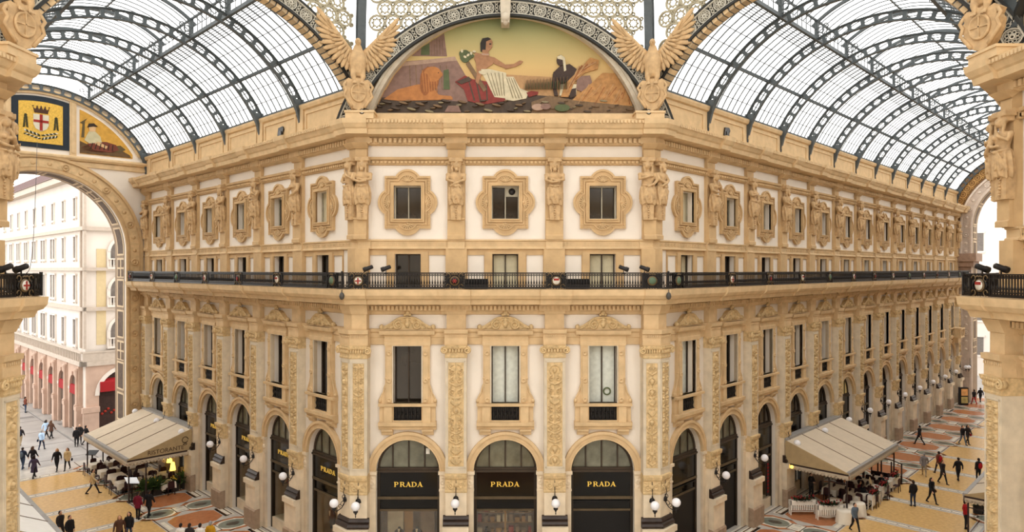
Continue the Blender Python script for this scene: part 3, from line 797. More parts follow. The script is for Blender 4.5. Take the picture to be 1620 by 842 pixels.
mb.prism([(x, z) for x, z in lun], .1, .14, m=1)
paint([(20, 790), (1090, 790), (1090, 560), (760, 560), (600, 640), (200, 620), (60, 560), (0, 700)], 4)
paint([(0, 560), (120, 560), (260, 600), (460, 650), (800, 680), (1000, 790), (-10, 790)], 4, Z2); paint([(-10, 480), (360, 500), (600, 560), (480, 660), (200, 640), (-10, 640)], 14, Z2)
paint([(60, 640), (180, 460), (270, 345), (690, 345), (780, 500), (790, 700), (300, 660)], 2)           # temple block
paint([(340, 330), (420, 240), (600, 150), (628, 340)], 2); paint([(265, 352), (690, 340), (705, 372), (240, 392)], 15)
paint([(420, 262), (490, 236), (490, 330), (420, 330)], 10)
for i in range(7): paint([(330 + i * 48, 410), (336 + i * 48, 410), (344 + i * 50, 600), (338 + i * 50, 600)], 0)
for i in range(5): paint([(500 + i * 22, 200), (504 + i * 22, 200), (508 + i * 22, 330), (504 + i * 22, 330)], 0)
paint([(600, 450), (640, 440), (650, 600), (600, 600)], 10)
paint([(140, 670), (240, 600), (400, 560), (520, 580), (560, 640), (670, 660), (670, 680), (480, 685), (250, 690), (130, 678)], 3)   # lion
blob(490, 520, 75, 100, 12); blob(515, 480, 70, 60, 3); blob(560, 482, 34, 26, 3); blob(455, 560, 40, 90, 12)
paint([(500, 640), (660, 652), (672, 676), (560, 680), (470, 680)], 3); blob(560, 470, 5, 4, 13)
for i in range(6): paint([(430 + i * 22, 450 + i * 6), (436 + i * 22, 450 + i * 6), (452 + i * 20, 620), (446 + i * 20, 620)], 3)
# seated woman
paint([(690, 540), (770, 490), (830, 520), (960, 540), (1000, 650), (1090, 660), (1090, 690), (900, 720), (790, 690), (760, 600)], 7)
paint([(790, 520), (800, 520), (850, 690), (838, 690)], 4); paint([(850, 530), (862, 530), (900, 700), (886, 700)], 4); paint([(930, 560), (940, 560), (950, 690), (938, 690)], 4)
paint([(880, 440), (960, 440), (1092, 470), (1092, 670), (1000, 660), (940, 540)], 6); paint([(-5, 500), (60, 500), (110, 590), (180, 620), (160, 670), (60, 690), (-5, 680)], 6, Z2)
for i in range(5): paint([(940 + i * 30, 470), (946 + i * 30, 470), (1010 + i * 18, 650), (1002 + i * 18, 650)], 11)
for i in range(4): paint([(2 + i * 18, 510), (8 + i * 18, 510), (60 + i * 24, 670), (52 + i * 24, 670)], 11, Z2)
paint([(160, 625), (200, 612), (255, 618), (250, 640), (180, 660)], 7, Z2)
paint([(850, 310), (940, 330), (985, 350), (990, 400), (930, 440), (880, 440), (840, 360)], 5)
paint([(960, 340), (1000, 350), (1092, 410), (1092, 436), (1010, 405), (975, 380)], 5); paint([(-5, 405), (60, 400), (110, 372), (134, 380), (120, 400), (80, 420), (-5, 440)], 5, Z2)
paint([(910, 300), (900, 230), (925, 196), (965, 196), (985, 225), (980, 270), (955, 300)], 5); paint([(890, 300), (888, 240), (905, 200), (950, 192), (975, 206), (935, 225), (930, 310)], 13)
paint([(775, 400), (800, 380), (940, 600), (915, 620)], 0); blob(770, 340, 42, 50, 10); blob(740, 320, 18, 22, 10); blob(810, 330, 22, 26, 10); paint([(700, 540), (800, 500), (820, 530), (740, 560)], 4)
paint([(905, 290), (950, 290), (958, 340), (900, 345)], 5); paint([(898, 318), (960, 322), (955, 334), (900, 330)], 15); blob(966, 245, 9, 6, 13); paint([(850, 350), (880, 330), (900, 480), (870, 560), (850, 540), (862, 470)], 5); blob(905, 470, 30, 14, 6, rot=.3)
for i in range(9): blob(745 + i * 12, 300 + (i * 23) % 60, 9, 13, 10 if i % 2 else 6, rot=i)
# harvester and sheaves
paint([(370, 470), (420, 420), (500, 400), (555, 440), (520, 520), (430, 560), (400, 500)], 9, Z2); paint([(368, 480), (400, 470), (395, 590), (410, 650), (380, 650), (362, 560)], 9, Z2)
blob(428, 372, 30, 42, 9, Z2); paint([(400, 345), (430, 330), (462, 350), (474, 450), (456, 460), (446, 370), (405, 360)], 6, Z2)
paint([(430, 560), (560, 560), (550, 640), (420, 650)], 6, Z2); paint([(500, 600), (550, 590), (550, 650), (500, 670)], 9, Z2)
paint([(560, 500), (660, 490), (680, 560), (600, 620), (550, 600)], 2, Z2)
paint([(430, 660), (460, 560), (560, 460), (660, 350), (730, 370), (720, 440), (620, 470), (540, 540), (490, 660)], 8, Z2)
paint([(500, 700), (640, 580), (760, 470), (860, 470), (960, 620), (1030, 790), (620, 790)], 8, Z2)
paint([(200, 700), (340, 650), (560, 690), (1030, 720), (1035, 790), (200, 790)], 0, Z2)
for i in range(16):
    x = 560 + i * 27; paint([(x, 720 - (i % 5) * 14), (x + 7, 716 - (i % 5) * 14), (x + 96 - i * 3, 560 + (i % 4) * 22), (x + 88 - i * 3, 560 + (i % 4) * 22)], 12 if i % 2 else 14, Z2)
for i in range(7):
    x = 470 + i * 22; paint([(x, 620 - i * 30), (x + 8, 620 - i * 30), (x + 110, 420 + i * 5 - i * 10), (x + 100, 415 - i * 5)], 12 if i % 2 else 14, Z2)
for i in range(0):
    x = 40 + i * 45; y = 700 + (i * 37) % 70; blob(x, y, 22, 10, (0, 4, 10, 14, 8)[i % 5], Z1 if i % 2 else Z2)
for i in range(60):
    x = (i * 83) % 1060; y = 690 + (i * 41) % 90; k_ = (i * 7) % 4
    blob(x, y, 16 + k_ * 7, 4 + k_ * 1.5, (0, 4, 11, 4, 0)[i % 5], Z1 if i % 2 else Z2, rot=.15 * (k_ - 1.5), n=8)
for i in range(26):
    x = 150 + i * 13; y = 560 - (i * 31) % 60; paint([(x, 600), (x + 3, 600), (x + 5, y), (x + 2, y)], 0 if i % 2 else 10, Z2)
blob(250, 745, 50, 26, 15, Z2); blob(310, 740, 40, 24, 2, Z2); blob(440, 750, 60, 28, 10, Z2)
paint([(610, 785), (640, 735), (720, 735), (740, 785)], 2)
mosaic = thing('lunette_mosaic', 'half-round mosaic of a lion, seated woman in white and harvester with sheaves', 'mosaic', MID, me=mb.mesh('lunette_mosaic', pm))

# ------------------------------------------------------------------ barrel vaults of the two arms
VR, VC = 8.27, 20.5          # rib circle
def vz(x, r=VR): return VC + math.sqrt(max(0, r * r - x * x))
VF = 7.35; LX = 3.1          # foot half-width, lantern half-width
af = math.acos(VF / VR); al = math.acos(LX / VR)
def rib_mesh():
    mb = MB(); r1, r0 = VR - .06, VR - .56
    n = 64; a0, a1 = af - .02, PI - af + .02
    y0, y1 = -.07, .07
    holes = []; k = 26; m = (r0 + r1) / 2
    for i in range(k):
        a = a0 + (a1 - a0) * (i + .5) / k; da = (a1 - a0) / k * .36
        holes.append([(rr * math.cos(t), VC + rr * math.sin(t)) for rr, t in ((m - .13, a - da), (m + .13, a - da), (m + .18, a - da * .5), (m + .18, a + da * .5), (m + .13, a + da), (m - .13, a + da), (m - .18, a + da * .5), (m - .18, a - da * .5))])
    mb.prism(ring2(r0, r1, a0, a1, n, 0, VC), y0, y1, holes)
    for r in (r0, r1): mb.prism(ring2(r - .025, r + .025, a0, a1, n, 0, VC), -.12, .12)
    for s in (1, -1):        # triangular foot bracket
        mb.prism([(s * 7.22, 22.9), (s * 7.14, 23.0), (s * 6.72, 24.5), (s * 7.3, 24.5)], -.09, .09); mb.prism([(s * 7.22, 22.9), (s * 7.26, 22.9), (s * 7.3, 24.5), (s * 7.2, 24.5)], -.16, .16)
        mb.ball((s * 7.16, 0, 22.9), (.08, .1, .16), n=8, rings=5)
    # lantern frame: two posts with scroll spandrels and the raised bow
    for s in (1, -1):
        mb.box(s * LX - .08, s * LX + .08, -.08, .08, vz(LX) - .1, vz(LX) + 1.05)
        for i, (dx, dz, r) in enumerate(((.22, -.42, .17), (.5, -.24, .13), (.16, -.8, .1))): 
            quickring(mb, s * (LX - dx), vz(LX) + .85 + dz, r, .04, -.04, .04, 10)
    zt = vz(LX) + 1.0; R2 = 5.2; c2 = zt - math.sqrt(R2 * R2 - LX * LX); b = math.acos((LX + .3) / R2)
    mb.prism(ring2(R2 - .16, R2, b, PI - b, 24, 0, c2), -.07, .07)
    return mb.mesh('arch_rib', steel)
ribme = rib_mesh()
def glazing_mesh(L, side, nb):
    mb = MB(); steps = 14
    a0, a1 = af - .0, al
    arc = [a0 + (a1 - a0) * i / steps for i in range(steps + 1)]
    P = lambda a, y, r=VR: (side * r * math.cos(a), y, VC + r * math.sin(a))
    for i in range(steps):
        mb.add([P(arc[i], 0), P(arc[i + 1], 0), P(arc[i + 1], L), P(arc[i], L)], [(0, 1, 2, 3)], 1)
    def arcbar(y, w, h):
        vs = []; fs = []
        for a in arc:
            for r, yy in ((VR + h, y - w / 2), (VR + h, y + w / 2), (VR - h, y + w / 2), (VR - h, y - w / 2)): vs.append(P(a, yy, r))
        for i in range(steps):
            for k in range(4): fs.append((i * 4 + k, i * 4 + (k + 1) % 4, i * 4 + 4 + (k + 1) % 4, i * 4 + 4 + k))
        mb.add(vs, fs, 0)
    for i in range(nb + 1): arcbar(L * i / nb, .04, .03)
    for f, w in ((0, .16), (.14, .03), (.28, .03), (.42, .14), (.56, .03), (.70, .03), (.85, .03)):
        a = a0 + (a1 - a0) * f; p = P(a, 0, VR - .06); q = P(a, L, VR - .06); mb.bar(p, q, w, h=w * 1.1)
    return mb
def lantern_mesh(L, nb):
    mb = MB(); zt = vz(LX) + 1.0; R2 = 5.2; c2 = zt - math.sqrt(R2 * R2 - LX * LX); b = math.acos((LX + .3) / R2); n = 12
    arc = [b + (PI - 2 * b) * i / n for i in range(n + 1)]
    P = lambda a, y: (R2 * math.cos(a), y, c2 + R2 * math.sin(a))
    for i in range(n): mb.add([P(arc[i], 0), P(arc[i + 1], 0), P(arc[i + 1], L), P(arc[i], L)], [(0, 1, 2, 3)], 1)
    for k in range(nb + 1):
        for i in range(n): mb.bar(P(arc[i], L * k / nb), P(arc[i + 1], L * k / nb), .045)
    for s in (1, -1):
        mb.bar((s * LX, 0, vz(LX) - .05), (s * LX, L, vz(LX) - .05), .18, h=.2)
        mb.bar((s * (LX + .02), 0, vz(LX) + .5), (s * (LX + .02), L, vz(LX) + .5), .03); mb.bar((s * LX, 0, zt), (s * LX, L, zt), .1)
        for k in range(nb): 
            y = L * (k + .5) / nb; mb.bar((s * LX, y, vz(LX)), (s * LX, y, zt), .035)
        for i in range(6):     # ventilating slats beside the walkway
            mb.bar((s * (LX + .3 + i * .12), 0, vz(LX + .3 + i * .12) + .1), (s * (LX + .3 + i * .12), L, vz(LX + .3 + i * .12) + .1), .03)
    mb.bar((0, 0, c2 + R2), (0, L, c2 + R2), .08)
    return mb
def vault(name, fr, ys, yend, label):
    v = thing(name, label, 'ceiling', fr, kind='structure')
    edges = [.9] + ys + [yend]
    cache = {}
    for i in range(len(edges) - 1):
        L = edges[i + 1] - edges[i]; key = round(L, 2)
        if key not in cache:
            nb = max(2, round(L / .62))
            cache[key] = (glazing_mesh(L, 1, nb).mesh('roof_glazing', (steel, roofglass)), glazing_mesh(L, -1, nb).mesh('roof_glazing', (steel, roofglass)), lantern_mesh(L, nb).mesh('lantern_glazing', (steel, roofglass)))
        g = cache[key]
        link('roof_glazing', g[0], v, (0, edges[i], 0)); link('roof_glazing', g[1], v, (0, edges[i], 0)); link('lantern_glazing', g[2], v, (0, edges[i], 0))
        if i: link('arch_rib', ribme, v, (0, edges[i], 0))
    link('arch_rib', ribme, v, (0, yend - .15, 0))
    for s in (1, -1):
        mb = MB()
        mb.bar((s * 7.2, .4, 24.15), (s * 7.2, yend, 24.15), .35, h=.12)
        link('roof_gutter', mb.mesh('roof_gutter', steel), v)
    return v
vl = vault('ceiling', NW, LP[:5], LEND, 'glass barrel vault over the short arm')
vr = vault('ceiling', NE, RP[:12], REND, 'glass barrel vault over the long arm')
# attic details: raised panels between the brackets, two dark service hatches
for w, s, ps, e in ((wall_left, -1, LP, LEND), (wall_right, 1, RP, REND)):
    mb = MB(); edges = [.8] + ps
    for i in range(len(edges) - 1):
        a, b = edges[i] + .5, min(edges[i + 1], e) - .5
        if b < a + 1: continue
        X0, X1 = sorted((s * a, s * b))
        mb.prism([(X0, 22.4), (X1, 22.4), (X1, 23.75), (X0, 23.75)], -.06, 0, [[(X0 + .15, 22.5), (X1 - .15, 22.5), (X1 - .15, 23.6), (X0 + .15, 23.6)]])
        mb.box(X0 - .55, X0 - .1, -.12, 0, 22.3, 24.0)
    mb.sweep([(min(0, s * e), 0), (max(0, s * e), 0)], [(0, 23.85), (.12, 23.9), (.18, 24.05), (.18, 24.15), (0, 24.2)])
    link('attic_panelling', mb.mesh('attic_panelling', ochre2), w)
for fr, x, tx in ((LEFT, -8.1, 'beside the second rib bracket of the short wing'), (RIGHT, 7.9, 'behind the first rib bracket of the long wing')):
    mb = MB(); mb.prism([(-.26, -.36), (.24, -.42), (.28, .1), (.4, .3), (.3, .46), (-.2, .42), (-.3, .0)], -.1, -.02); mb.box(-.1, .2, -.14, -.1, -.2, .2)
    thing('attic_hatch', 'small dark hatch in the attic wall ' + tx, 'hatch', fr, (x, 0, 22.85), mb.mesh('attic_hatch', glassdark))
# ------------------------------------------------------------------ end walls of the arms
def endwall(name, fr, y, label, r=5.75, zc=16.6, depth=2.9, openings=True, pink=False):
    fr2 = Frame(fr.pt(0, y).x, fr.pt(0, y).y, fr.a, UP)
    w = thing(name, label, 'wall', fr2, kind='structure')
    mb = MB()
    top = [(x, VC + math.sqrt((VR - .05) ** 2 - x * x)) for x in [7.35 - i * .49 for i in range(31)]]
    arch = [(r, GL)] + [(r * math.cos(a), zc + r * math.sin(a)) for a in [PI * i / 40 for i in range(41)]] + [(-r, GL)]
    mb.prism([(7.9, GL), (7.9, 24.0)] + top + [(-7.9, 24.0), (-7.9, GL)] + arch[::-1], 0, .4)
    link('wall_face', mb.mesh('end_wall_face', mat('taupe end wall', (176, 152, 130), var=.12) if pink else plaster), w)
    mb = MB()     # deep soffit of the arch with coffers
    ro = r + .02
    def sof(t0, t1, rr, y0, y1, m):
        pts = []
        for t in (t0, t1):
            if t < 0: pts.append((rr, zc + t)) 
            elif t > PI: pts.append((-rr, zc - (t - PI)))
            else: pts.append((rr * math.cos(t), zc + rr * math.sin(t)))
        return pts
    path = [(ro, GL), (ro, zc)] + [(ro * math.cos(a), zc + ro * math.sin(a)) for a in [PI * i / 40 for i in range(1, 41)]] + [(-ro, GL)]
    path2 = [(x * (ro + .5) / ro if z > zc else (x + (.5 if x > 0 else -.5)), zc + (z - zc) * (ro + .5) / ro if z > zc else z) for x, z in path]
    mb.prism(path + path2[::-1], .3, depth)
    link('arch_soffit', mb.mesh('arch_soffit', mat('soffit marble', (150, 128, 104) if not pink else (196, 166, 146), var=.15, scale=2)), w)
    mb = MB()     # coffer panels on the soffit
    def patch(s0, s1, y0, y1, m, lift):
        n = 6; vs = []; fs = []
        for i in range(n + 1):
            s = s0 + (s1 - s0) * i / n
            rr = r - lift
            if s < 0: x, z = rr, zc + s
            elif s > PI * r: x, z = -rr, zc - (s - PI * r)
            else: x, z = rr * math.cos(s / r), zc + rr * math.sin(s / r)
            vs += [(x, y0, z), (x, y1, z)]
        for i in range(n): fs.append((2 * i, 2 * i + 1, 2 * i + 3, 2 * i + 2))
        mb.add(vs, fs, m)
    s = -15.5; k = 0
    while s < PI * r + 15:
        if k % 3 < 1:
            for q in (0, 1):
                patch(s + q * .75, s + q * .75 + .6, .6, 1.2, 1, .03); patch(s + q * .75, s + q * .75 + .6, 1.5, 2.1, 1, .03)
            patch(s - .1, s + 1.5, .5, 2.3, 0, .015)
            s += 1.7
        else:
            patch(s, s + 2.3, .5, 2.3, 0, .015); patch(s + .15, s + 2.15, .75, 2.05, 2 if not pink else 1, .03); s += 2.5
        k += 1
    link('soffit_coffers', mb.mesh('soffit_coffers', (mat('coffer border', (214, 190, 156), var=.1), mat('coffer dark', (112, 92, 74), var=.2), mat('coffer brown marble', (98, 80, 66), var=.3))), w)
    mb = MB()     # archivolt with rosettes running down the piers
    ar = lambda r0, r1: [(r0 * math.cos(a), zc + r0 * math.sin(a)) for a in [PI * i / 40 for i in range(41)]]
    def band(r0, r1, ya, yb, m):
        o = [(r1, GL)] + [(r1 * math.cos(a), zc + r1 * math.sin(a)) for a in [PI * i / 40 for i in range(41)]] + [(-r1, GL), (-r0, GL)] + [(r0 * math.cos(a), zc + r0 * math.sin(a)) for a in [PI - PI * i / 40 for i in range(41)]] + [(r0, GL)]
        mb.prism(o, ya, yb, m=m)
    band(r - .02, r + 1.15, -.12, 0, 0); band(r, r + .16, -.22, -.12, 0); band(r + 1.0, r + 1.2, -.24, -.12, 0); band(r + .28, r + .9, -.14, -.12, 1)
    L = PI * r; s = -15.2; k = 0
    while s < L + 15:
        rr = r + .58
        if s < 0: x, z = rr, zc + s
        elif s > L: x, z = -rr, zc - (s - L)
        else: x, z = rr * math.cos(s / r), zc + rr * math.sin(s / r)
        if k % 3 == 0: mb.lathe([(.27, .14), (.27, .2), (.2, .22), (.19, .17), (.1, .17), (.08, .24), (0.01, .25)], (x, 0, z), 14, axis='y', m=0)
        else: mb.ball((x, -.14, z), (.16, .05, .16), n=8, rings=5); 
        s += .95; k += 1
    link('archivolt', mb.mesh('end_archivolt', (mat('pink grey archivolt', (214, 198, 182), var=.1), mat('pink grey field', (196, 178, 162), var=.15)) if pink else (ochre, mat('archivolt field', (206, 176, 132), var=.2))), w)
    return fr2, w
frl, wl = endwall('wall_short_end', NW, LEND, 'end wall of the short arm with the open street arch', )
mb = MB()
mb.sweep([(-7.2, 0), (7.2, 0)], [(0, 23.3), (.2, 23.34), (.3, 23.5), (.3, 23.62), (.12, 23.7), (0, 23.72)])
mb.sweep([(-7.2, 0), (7.2, 0)], [(0, 22.9), (.1, 22.92), (.1, 23.3), (0, 23.34)])
mb.prism(ring2(VR - .75, VR - .35, af + .02, PI - af - .02, 50, 0, VC), -.16, 0)
for x in (-2.05, 2.05): mb.box(x - .22, x + .22, -.12, 0, 23.7, vz(x) - .5); mb.box(x - .1, x + .1, -.16, -.12, 23.9, vz(x) - .8)
link('end_cornice', mb.mesh('end_cornice', ochre2), wl)
# coat of arms panel
def curved_top(x0, x1, z0, f): 
    return [(x0, z0), (x1, z0)] + [(x, f(x)) for x in [x1 + (x0 - x1) * i / 12 for i in range(13)]]
mb = MB()
cm = [mat('panel deep blue', (36, 44, 52), var=.15), mat('panel gold tesserae', (214, 172, 74), var=.2, scale=9), mat('panel crown brown', (70, 46, 32)), mat('shield red', (150, 44, 36), var=.1), mat('shield white', (206, 198, 176), var=.1), mat('laurel dark green', (58, 58, 34), var=.3)]
f = lambda x: VC + math.sqrt(7.35 ** 2 - x * x)
mb.prism(curved_top(-1.8, 1.8, 24.05, f), -.06, 0, m=0)
g = lambda x: VC + math.sqrt(6.95 ** 2 - x * x)
mb.prism(curved_top(-1.38, 1.38, 24.4, g), -.09, -.06, m=1)
sh = [(-.48, 26.5), (.48, 26.5), (.48, 25.75), (.35, 25.45), (0, 25.25), (-.35, 25.45), (-.48, 25.75)]
mb.prism(sh, -.12, -.09, m=4); mb.box(-.09, .09, -.14, -.12, 25.32, 26.5, 3); mb.box(-.47, .47, -.14, -.12, 25.9, 26.08, 3)
mb.prism([(-.42, 26.6), (.42, 26.6), (.5, 27.0), (.36, 26.85), (.25, 27.1), (.12, 26.85), (0, 27.15), (-.12, 26.85), (-.25, 27.1), (-.36, 26.85), (-.5, 27.0)], -.12, -.09, m=2)
for i in range(5): mb.ball((-.5 + i * .25, -.12, 27.08), (.05, .02, .05), 2, 6, 4)
r_ = random.Random(4)
for s in (1, -1):
    for i in range(9):
        z = 25.5 + i * .11
        for k in (1, -1): mb.ball((s * .95 + k * .1 * (1 - i / 11), -.1, z), (.1, .02, .05), 5, 6, 4, Matrix.Rotation(k * .6, 3, 'Y'))
    for i in range(12):
        a = i / 11
        for k in (1, -1): mb.ball((s * (.12 + a * .85), -.1, 24.85 + .25 * a + k * .12), (.12, .02, .06), 5 if (i + k) % 3 else 4, 6, 4, Matrix.Rotation(-s * .5 + k * .6, 3, 'Y'))
thing('coat_of_arms_panel', 'gold mosaic panel of a red-cross shield under a crown in a dark blue border', 'mosaic', frl, me=mb.mesh('coat_of_arms_panel', cm))
def segment_panel(s, name, label, body, frm=frl):
    mb = MB()
    mm = [mat('mosaic ochre ground', (196, 148, 62), var=.2), mat('mosaic robe maroon', (110, 56, 40)), mat('mosaic flesh', (196, 160, 116)), mat('mosaic olive', (90, 76, 46)), mat('mosaic pale cloth', (186, 176, 140)), mat('mosaic brown earth', (96, 72, 44), var=.3), mat('mosaic dark hair', (48, 36, 26))]
    F = lambda x: VC + math.sqrt(7.25 ** 2 - x * x)
    xs = [2.5 + i * (3.7) / 14 for i in range(15)]
    mb.prism([(s * 2.5, 23.95), (s * 6.2, 23.95)] + [(s * x, max(23.97, F(x))) for x in xs[::-1]], -.05, 0, m=0)
    if body:
        P = lambda pts, m, d: mb.prism([(s * x, z) for x, z in pts], -.05 - .01 * d, -.04, m=m)
        P([(2.5, 23.98), (6.0, 23.98), (5.2, 24.35), (3.8, 24.3), (2.5, 24.5)], 5, 1)
        P([(2.6, 24.4), (3.3, 24.9), (4.3, 25.05), (5.0, 24.9), (4.9, 24.3), (3.6, 24.15), (2.8, 24.2)], 1, 2)
        P([(2.8, 25.0), (3.1, 25.7), (3.5, 25.8), (3.9, 25.4), (4.0, 24.95), (3.2, 24.75)], 4, 3)
        P([(3.15, 25.7), (3.1, 26.05), (3.35, 26.2), (3.6, 26.05), (3.55, 25.75)], 2, 4); P([(3.0, 26.0), (3.1, 26.3), (3.45, 26.38), (3.72, 26.15), (3.4, 26.12)], 6, 5)
        P([(2.6, 25.2), (2.7, 26.4), (2.85, 26.6), (2.8, 25.2)], 3, 2); P([(2.5, 26.3), (3.0, 26.7), (2.7, 26.2)], 3, 3)
        P([(2.5, 24.0), (6.1, 24.0), (6.0, 24.2), (4.9, 24.75), (3.9, 24.5), (3.0, 24.7), (2.5, 24.9)], 5, 2); P([(3.0, 24.75), (3.9, 24.95), (5.0, 24.9), (5.2, 24.5), (4.6, 24.25), (3.4, 24.3)], 1, 4)
        for q in range(6): P([(3.2 + q * .3, 24.4), (3.26 + q * .3, 24.4), (3.4 + q * .28, 24.85), (3.34 + q * .28, 24.85)], 6, 6)
        P([(4.6, 24.7), (5.3, 24.9), (5.7, 24.6), (5.2, 24.3)], 3, 3); P([(3.7, 25.0), (4.4, 24.7), (4.3, 24.5), (3.5, 24.8)], 2, 5)
    return thing(name, label, 'mosaic', frm, me=mb.mesh(name, mm))
segment_panel(1, 'figure_mosaic', 'curved gold mosaic of a reclining figure in maroon under the short vault', True)
segment_panel(-1, 'figure_mosaic', 'matching curved gold mosaic mostly hidden on the far side of the coat-of-arms panel', True)
frr, wr_ = endwall('wall_long_end', NE, REND, 'end wall of the long arm with its far round arch', pink=True, zc=20.0)
mb = MB()
mb.prism(ring2(6.98, 8.15, .1, PI - .1, 40, 0, 20.15), -.1, 0, m=0)
r_ = random.Random(3)
for i in range(26):
    a = .3 + (PI - .6) * i / 25; 
    x, z = 7.55 * math.cos(a), 20.15 + 7.55 * math.sin(a); quickring(mb, x, z, .36, .07, -.16, -.1, 14, 1); quickring(mb, x, z, .17, .06, -.16, -.1, 10, 1); quickring(mb, 7.2 * math.cos(a + .05), 20.15 + 7.2 * math.sin(a + .05), .1, .05, -.16, -.1, 8, 1)
link('painted_band', mb.mesh('painted_band', (mat('painted band brown', (130, 96, 56), var=.2), mat('painted band gold', (190, 146, 86)))), wr_)
# impost brackets at the springing of the far arch
mb = MB()
for s in (1, -1):
    for k, (a, b, c, d) in enumerate(((5.2, 7.2, 16.0, 16.9), (5.5, 7.2, 15.4, 16.0), (5.8, 7.2, 14.6, 15.4))):
        x0, x1 = sorted((s * a, s * b)); mb.box(x0, x1, -.9 + .25 * k, 2.5, c, d)
link('impost_bracket', mb.mesh('impost_bracket', mat('pink impost stone', (164, 136, 116), var=.2)), wr_)

# ------------------------------------------------------------------ floor
def floor_mesh():
    mm = [mat('floor grey border', (190, 184, 174), rough=.25, var=.12, scale=2), mat('floor yellow mosaic', (214, 174, 112), rough=.25, var=.16, scale=5), mat('floor white marble', (226, 218, 200), rough=.22, var=.08),
          mat('floor brown strip', (86, 58, 40), rough=.25), mat('floor terracotta', (176, 112, 72), rough=.25, var=.16, scale=4), mat('floor green grey', (128, 132, 118), rough=.25, var=.2), mat('floor dark centre', (78, 70, 60), rough=.3)]
    return mm
fm = floor_mesh()
for k in (1,):
    nt = fm[k].node_tree; b = nt.nodes['Principled BSDF']
def octo(cx, cy, a, b, c=.42):
    return [(cx - a + c * a, cy - b), (cx + a - c * a, cy - b), (cx + a, cy - b + c * b), (cx + a, cy + b - c * b), (cx + a - c * a, cy + b), (cx - a + c * a, cy + b), (cx - a, cy + b - c * b), (cx - a, cy - b + c * b)]
def ell(cx, cy, a, b, n=20): return [(cx + a * math.cos(2 * PI * i / n), cy + b * math.sin(2 * PI * i / n)) for i in range(n)]
def armfloor(fr, y0, y1, ys, name, label):
    mb = MB(); mb.box(-8.6, 8.6, y0, y1, -.3, 0, 0)
    z = [0.004, .008, .012, .016]
    def poly(p, m, l): mb.prism(p, 0, z[l], m=m, plane='xy')
    def R(x0, x1, a, b, m, l): poly([(x0, a), (x1, a), (x1, b), (x0, b)], m, l)
    for i in range(-2, len(ys)):
        p = (ys[i] if i >= 0 else ys[0] + S * i) + 1.2       # stripe and ovals; octagons half a bay further
        if y0 + .4 < p < y1 - .5:
            R(-2.75, 2.75, p - .34, p + .34, 0, 0); R(-2.75, 2.75, p - .26, p + .26, 2, 1); R(-2.65, 2.65, p - .2, p - .16, 3, 2); R(-2.65, 2.65, p + .16, p + .2, 3, 2)
            for k in range(9): poly(ell(-2.4 + k * .6, p, .06, .06, 6), 6, 2)
            for s in (1, -1):
                for cx in (3.45, 6.0):
                    poly(octo(s * cx, p, 1.2, 1.04, .5), 4, 0); poly(octo(s * cx, p, .92, .8, .5), 2, 1); poly(ell(s * cx, p, .84, .7), 5, 2); poly(ell(s * cx, p, .4, .3), 6, 3)
                R(s * 4.73 - .42, s * 4.73 + .42, p - .55, p + .55, 3, 1); R(s * 4.73 - .36, s * 4.73 + .36, p - .5, p + .5, 2, 2); R(s * 4.73 - .2, s * 4.73 + .2, p - .3, p - .25, 6, 3); R(s * 4.73 - .2, s * 4.73 + .2, p + .25, p + .3, 6, 3)
        q = p + S / 2
        if y0 + 1 < q < y1 - 1:
            if q + S / 2 < y1: poly(octo(0, q, 2.7, S / 2 - .42, .12), 1, 0)
            for s in (1, -1):
                poly(octo(s * 4.73, q, 1.75, 1.5, .45), 0, 0); poly(octo(s * 4.73, q, 1.42, 1.2, .45), 4, 1)
                R(s * 3.05 - .12, s * 3.05 + .12, q - .8, q + .8, 2, 1); R(s * 6.5 - .3, s * 6.5 + .3, q - .9, q + .9, 2, 0); R(s * 6.5 - .2, s * 6.5 + .2, q - .8, q + .8, 3, 1); R(s * 6.5 - .12, s * 6.5 + .12, q - .72, q + .72, 2, 2)
    for s in (1, -1):
        for a, b, m in ((2.78, 2.84, 3), (6.98, 7.04, 3), (7.1, 7.2, 2)):
            x0, x1 = sorted((s * a, s * b)); R(x0, x1, y0 + .1, y1 - .1, m, 0)
    o = thing(name, label, 'floor', fr, me=mb.mesh(name, fm), kind='structure'); return o
armfloor(NW0, 0, 34, LP, 'floor', 'inlaid marble mosaic floor of the short arm')
armfloor(NE0, 0, REND + 3.5, RP, 'floor', 'inlaid marble mosaic floor of the long arm')
mb = MB(); c = A / math.cos(PI / 8)
mb.prism([(c * math.cos(PI / 8 + k * PI / 4), c * math.sin(PI / 8 + k * PI / 4)) for k in range(8)], -.3, .0, plane='xy', m=0)
mb.prism([(6 * math.cos(k * PI / 8), 6 * math.sin(k * PI / 8)) for k in range(16)], 0, .004, plane='xy', m=1)
mb.prism([(3 * math.cos(k * PI / 8), 3 * math.sin(k * PI / 8)) for k in range(16)], 0, .008, plane='xy', m=4)
o = thing('floor', 'marble floor of the octagon crossing', 'floor', Frame(XC, OY, 0), me=mb.mesh('floor_octagon', fm), kind='structure')
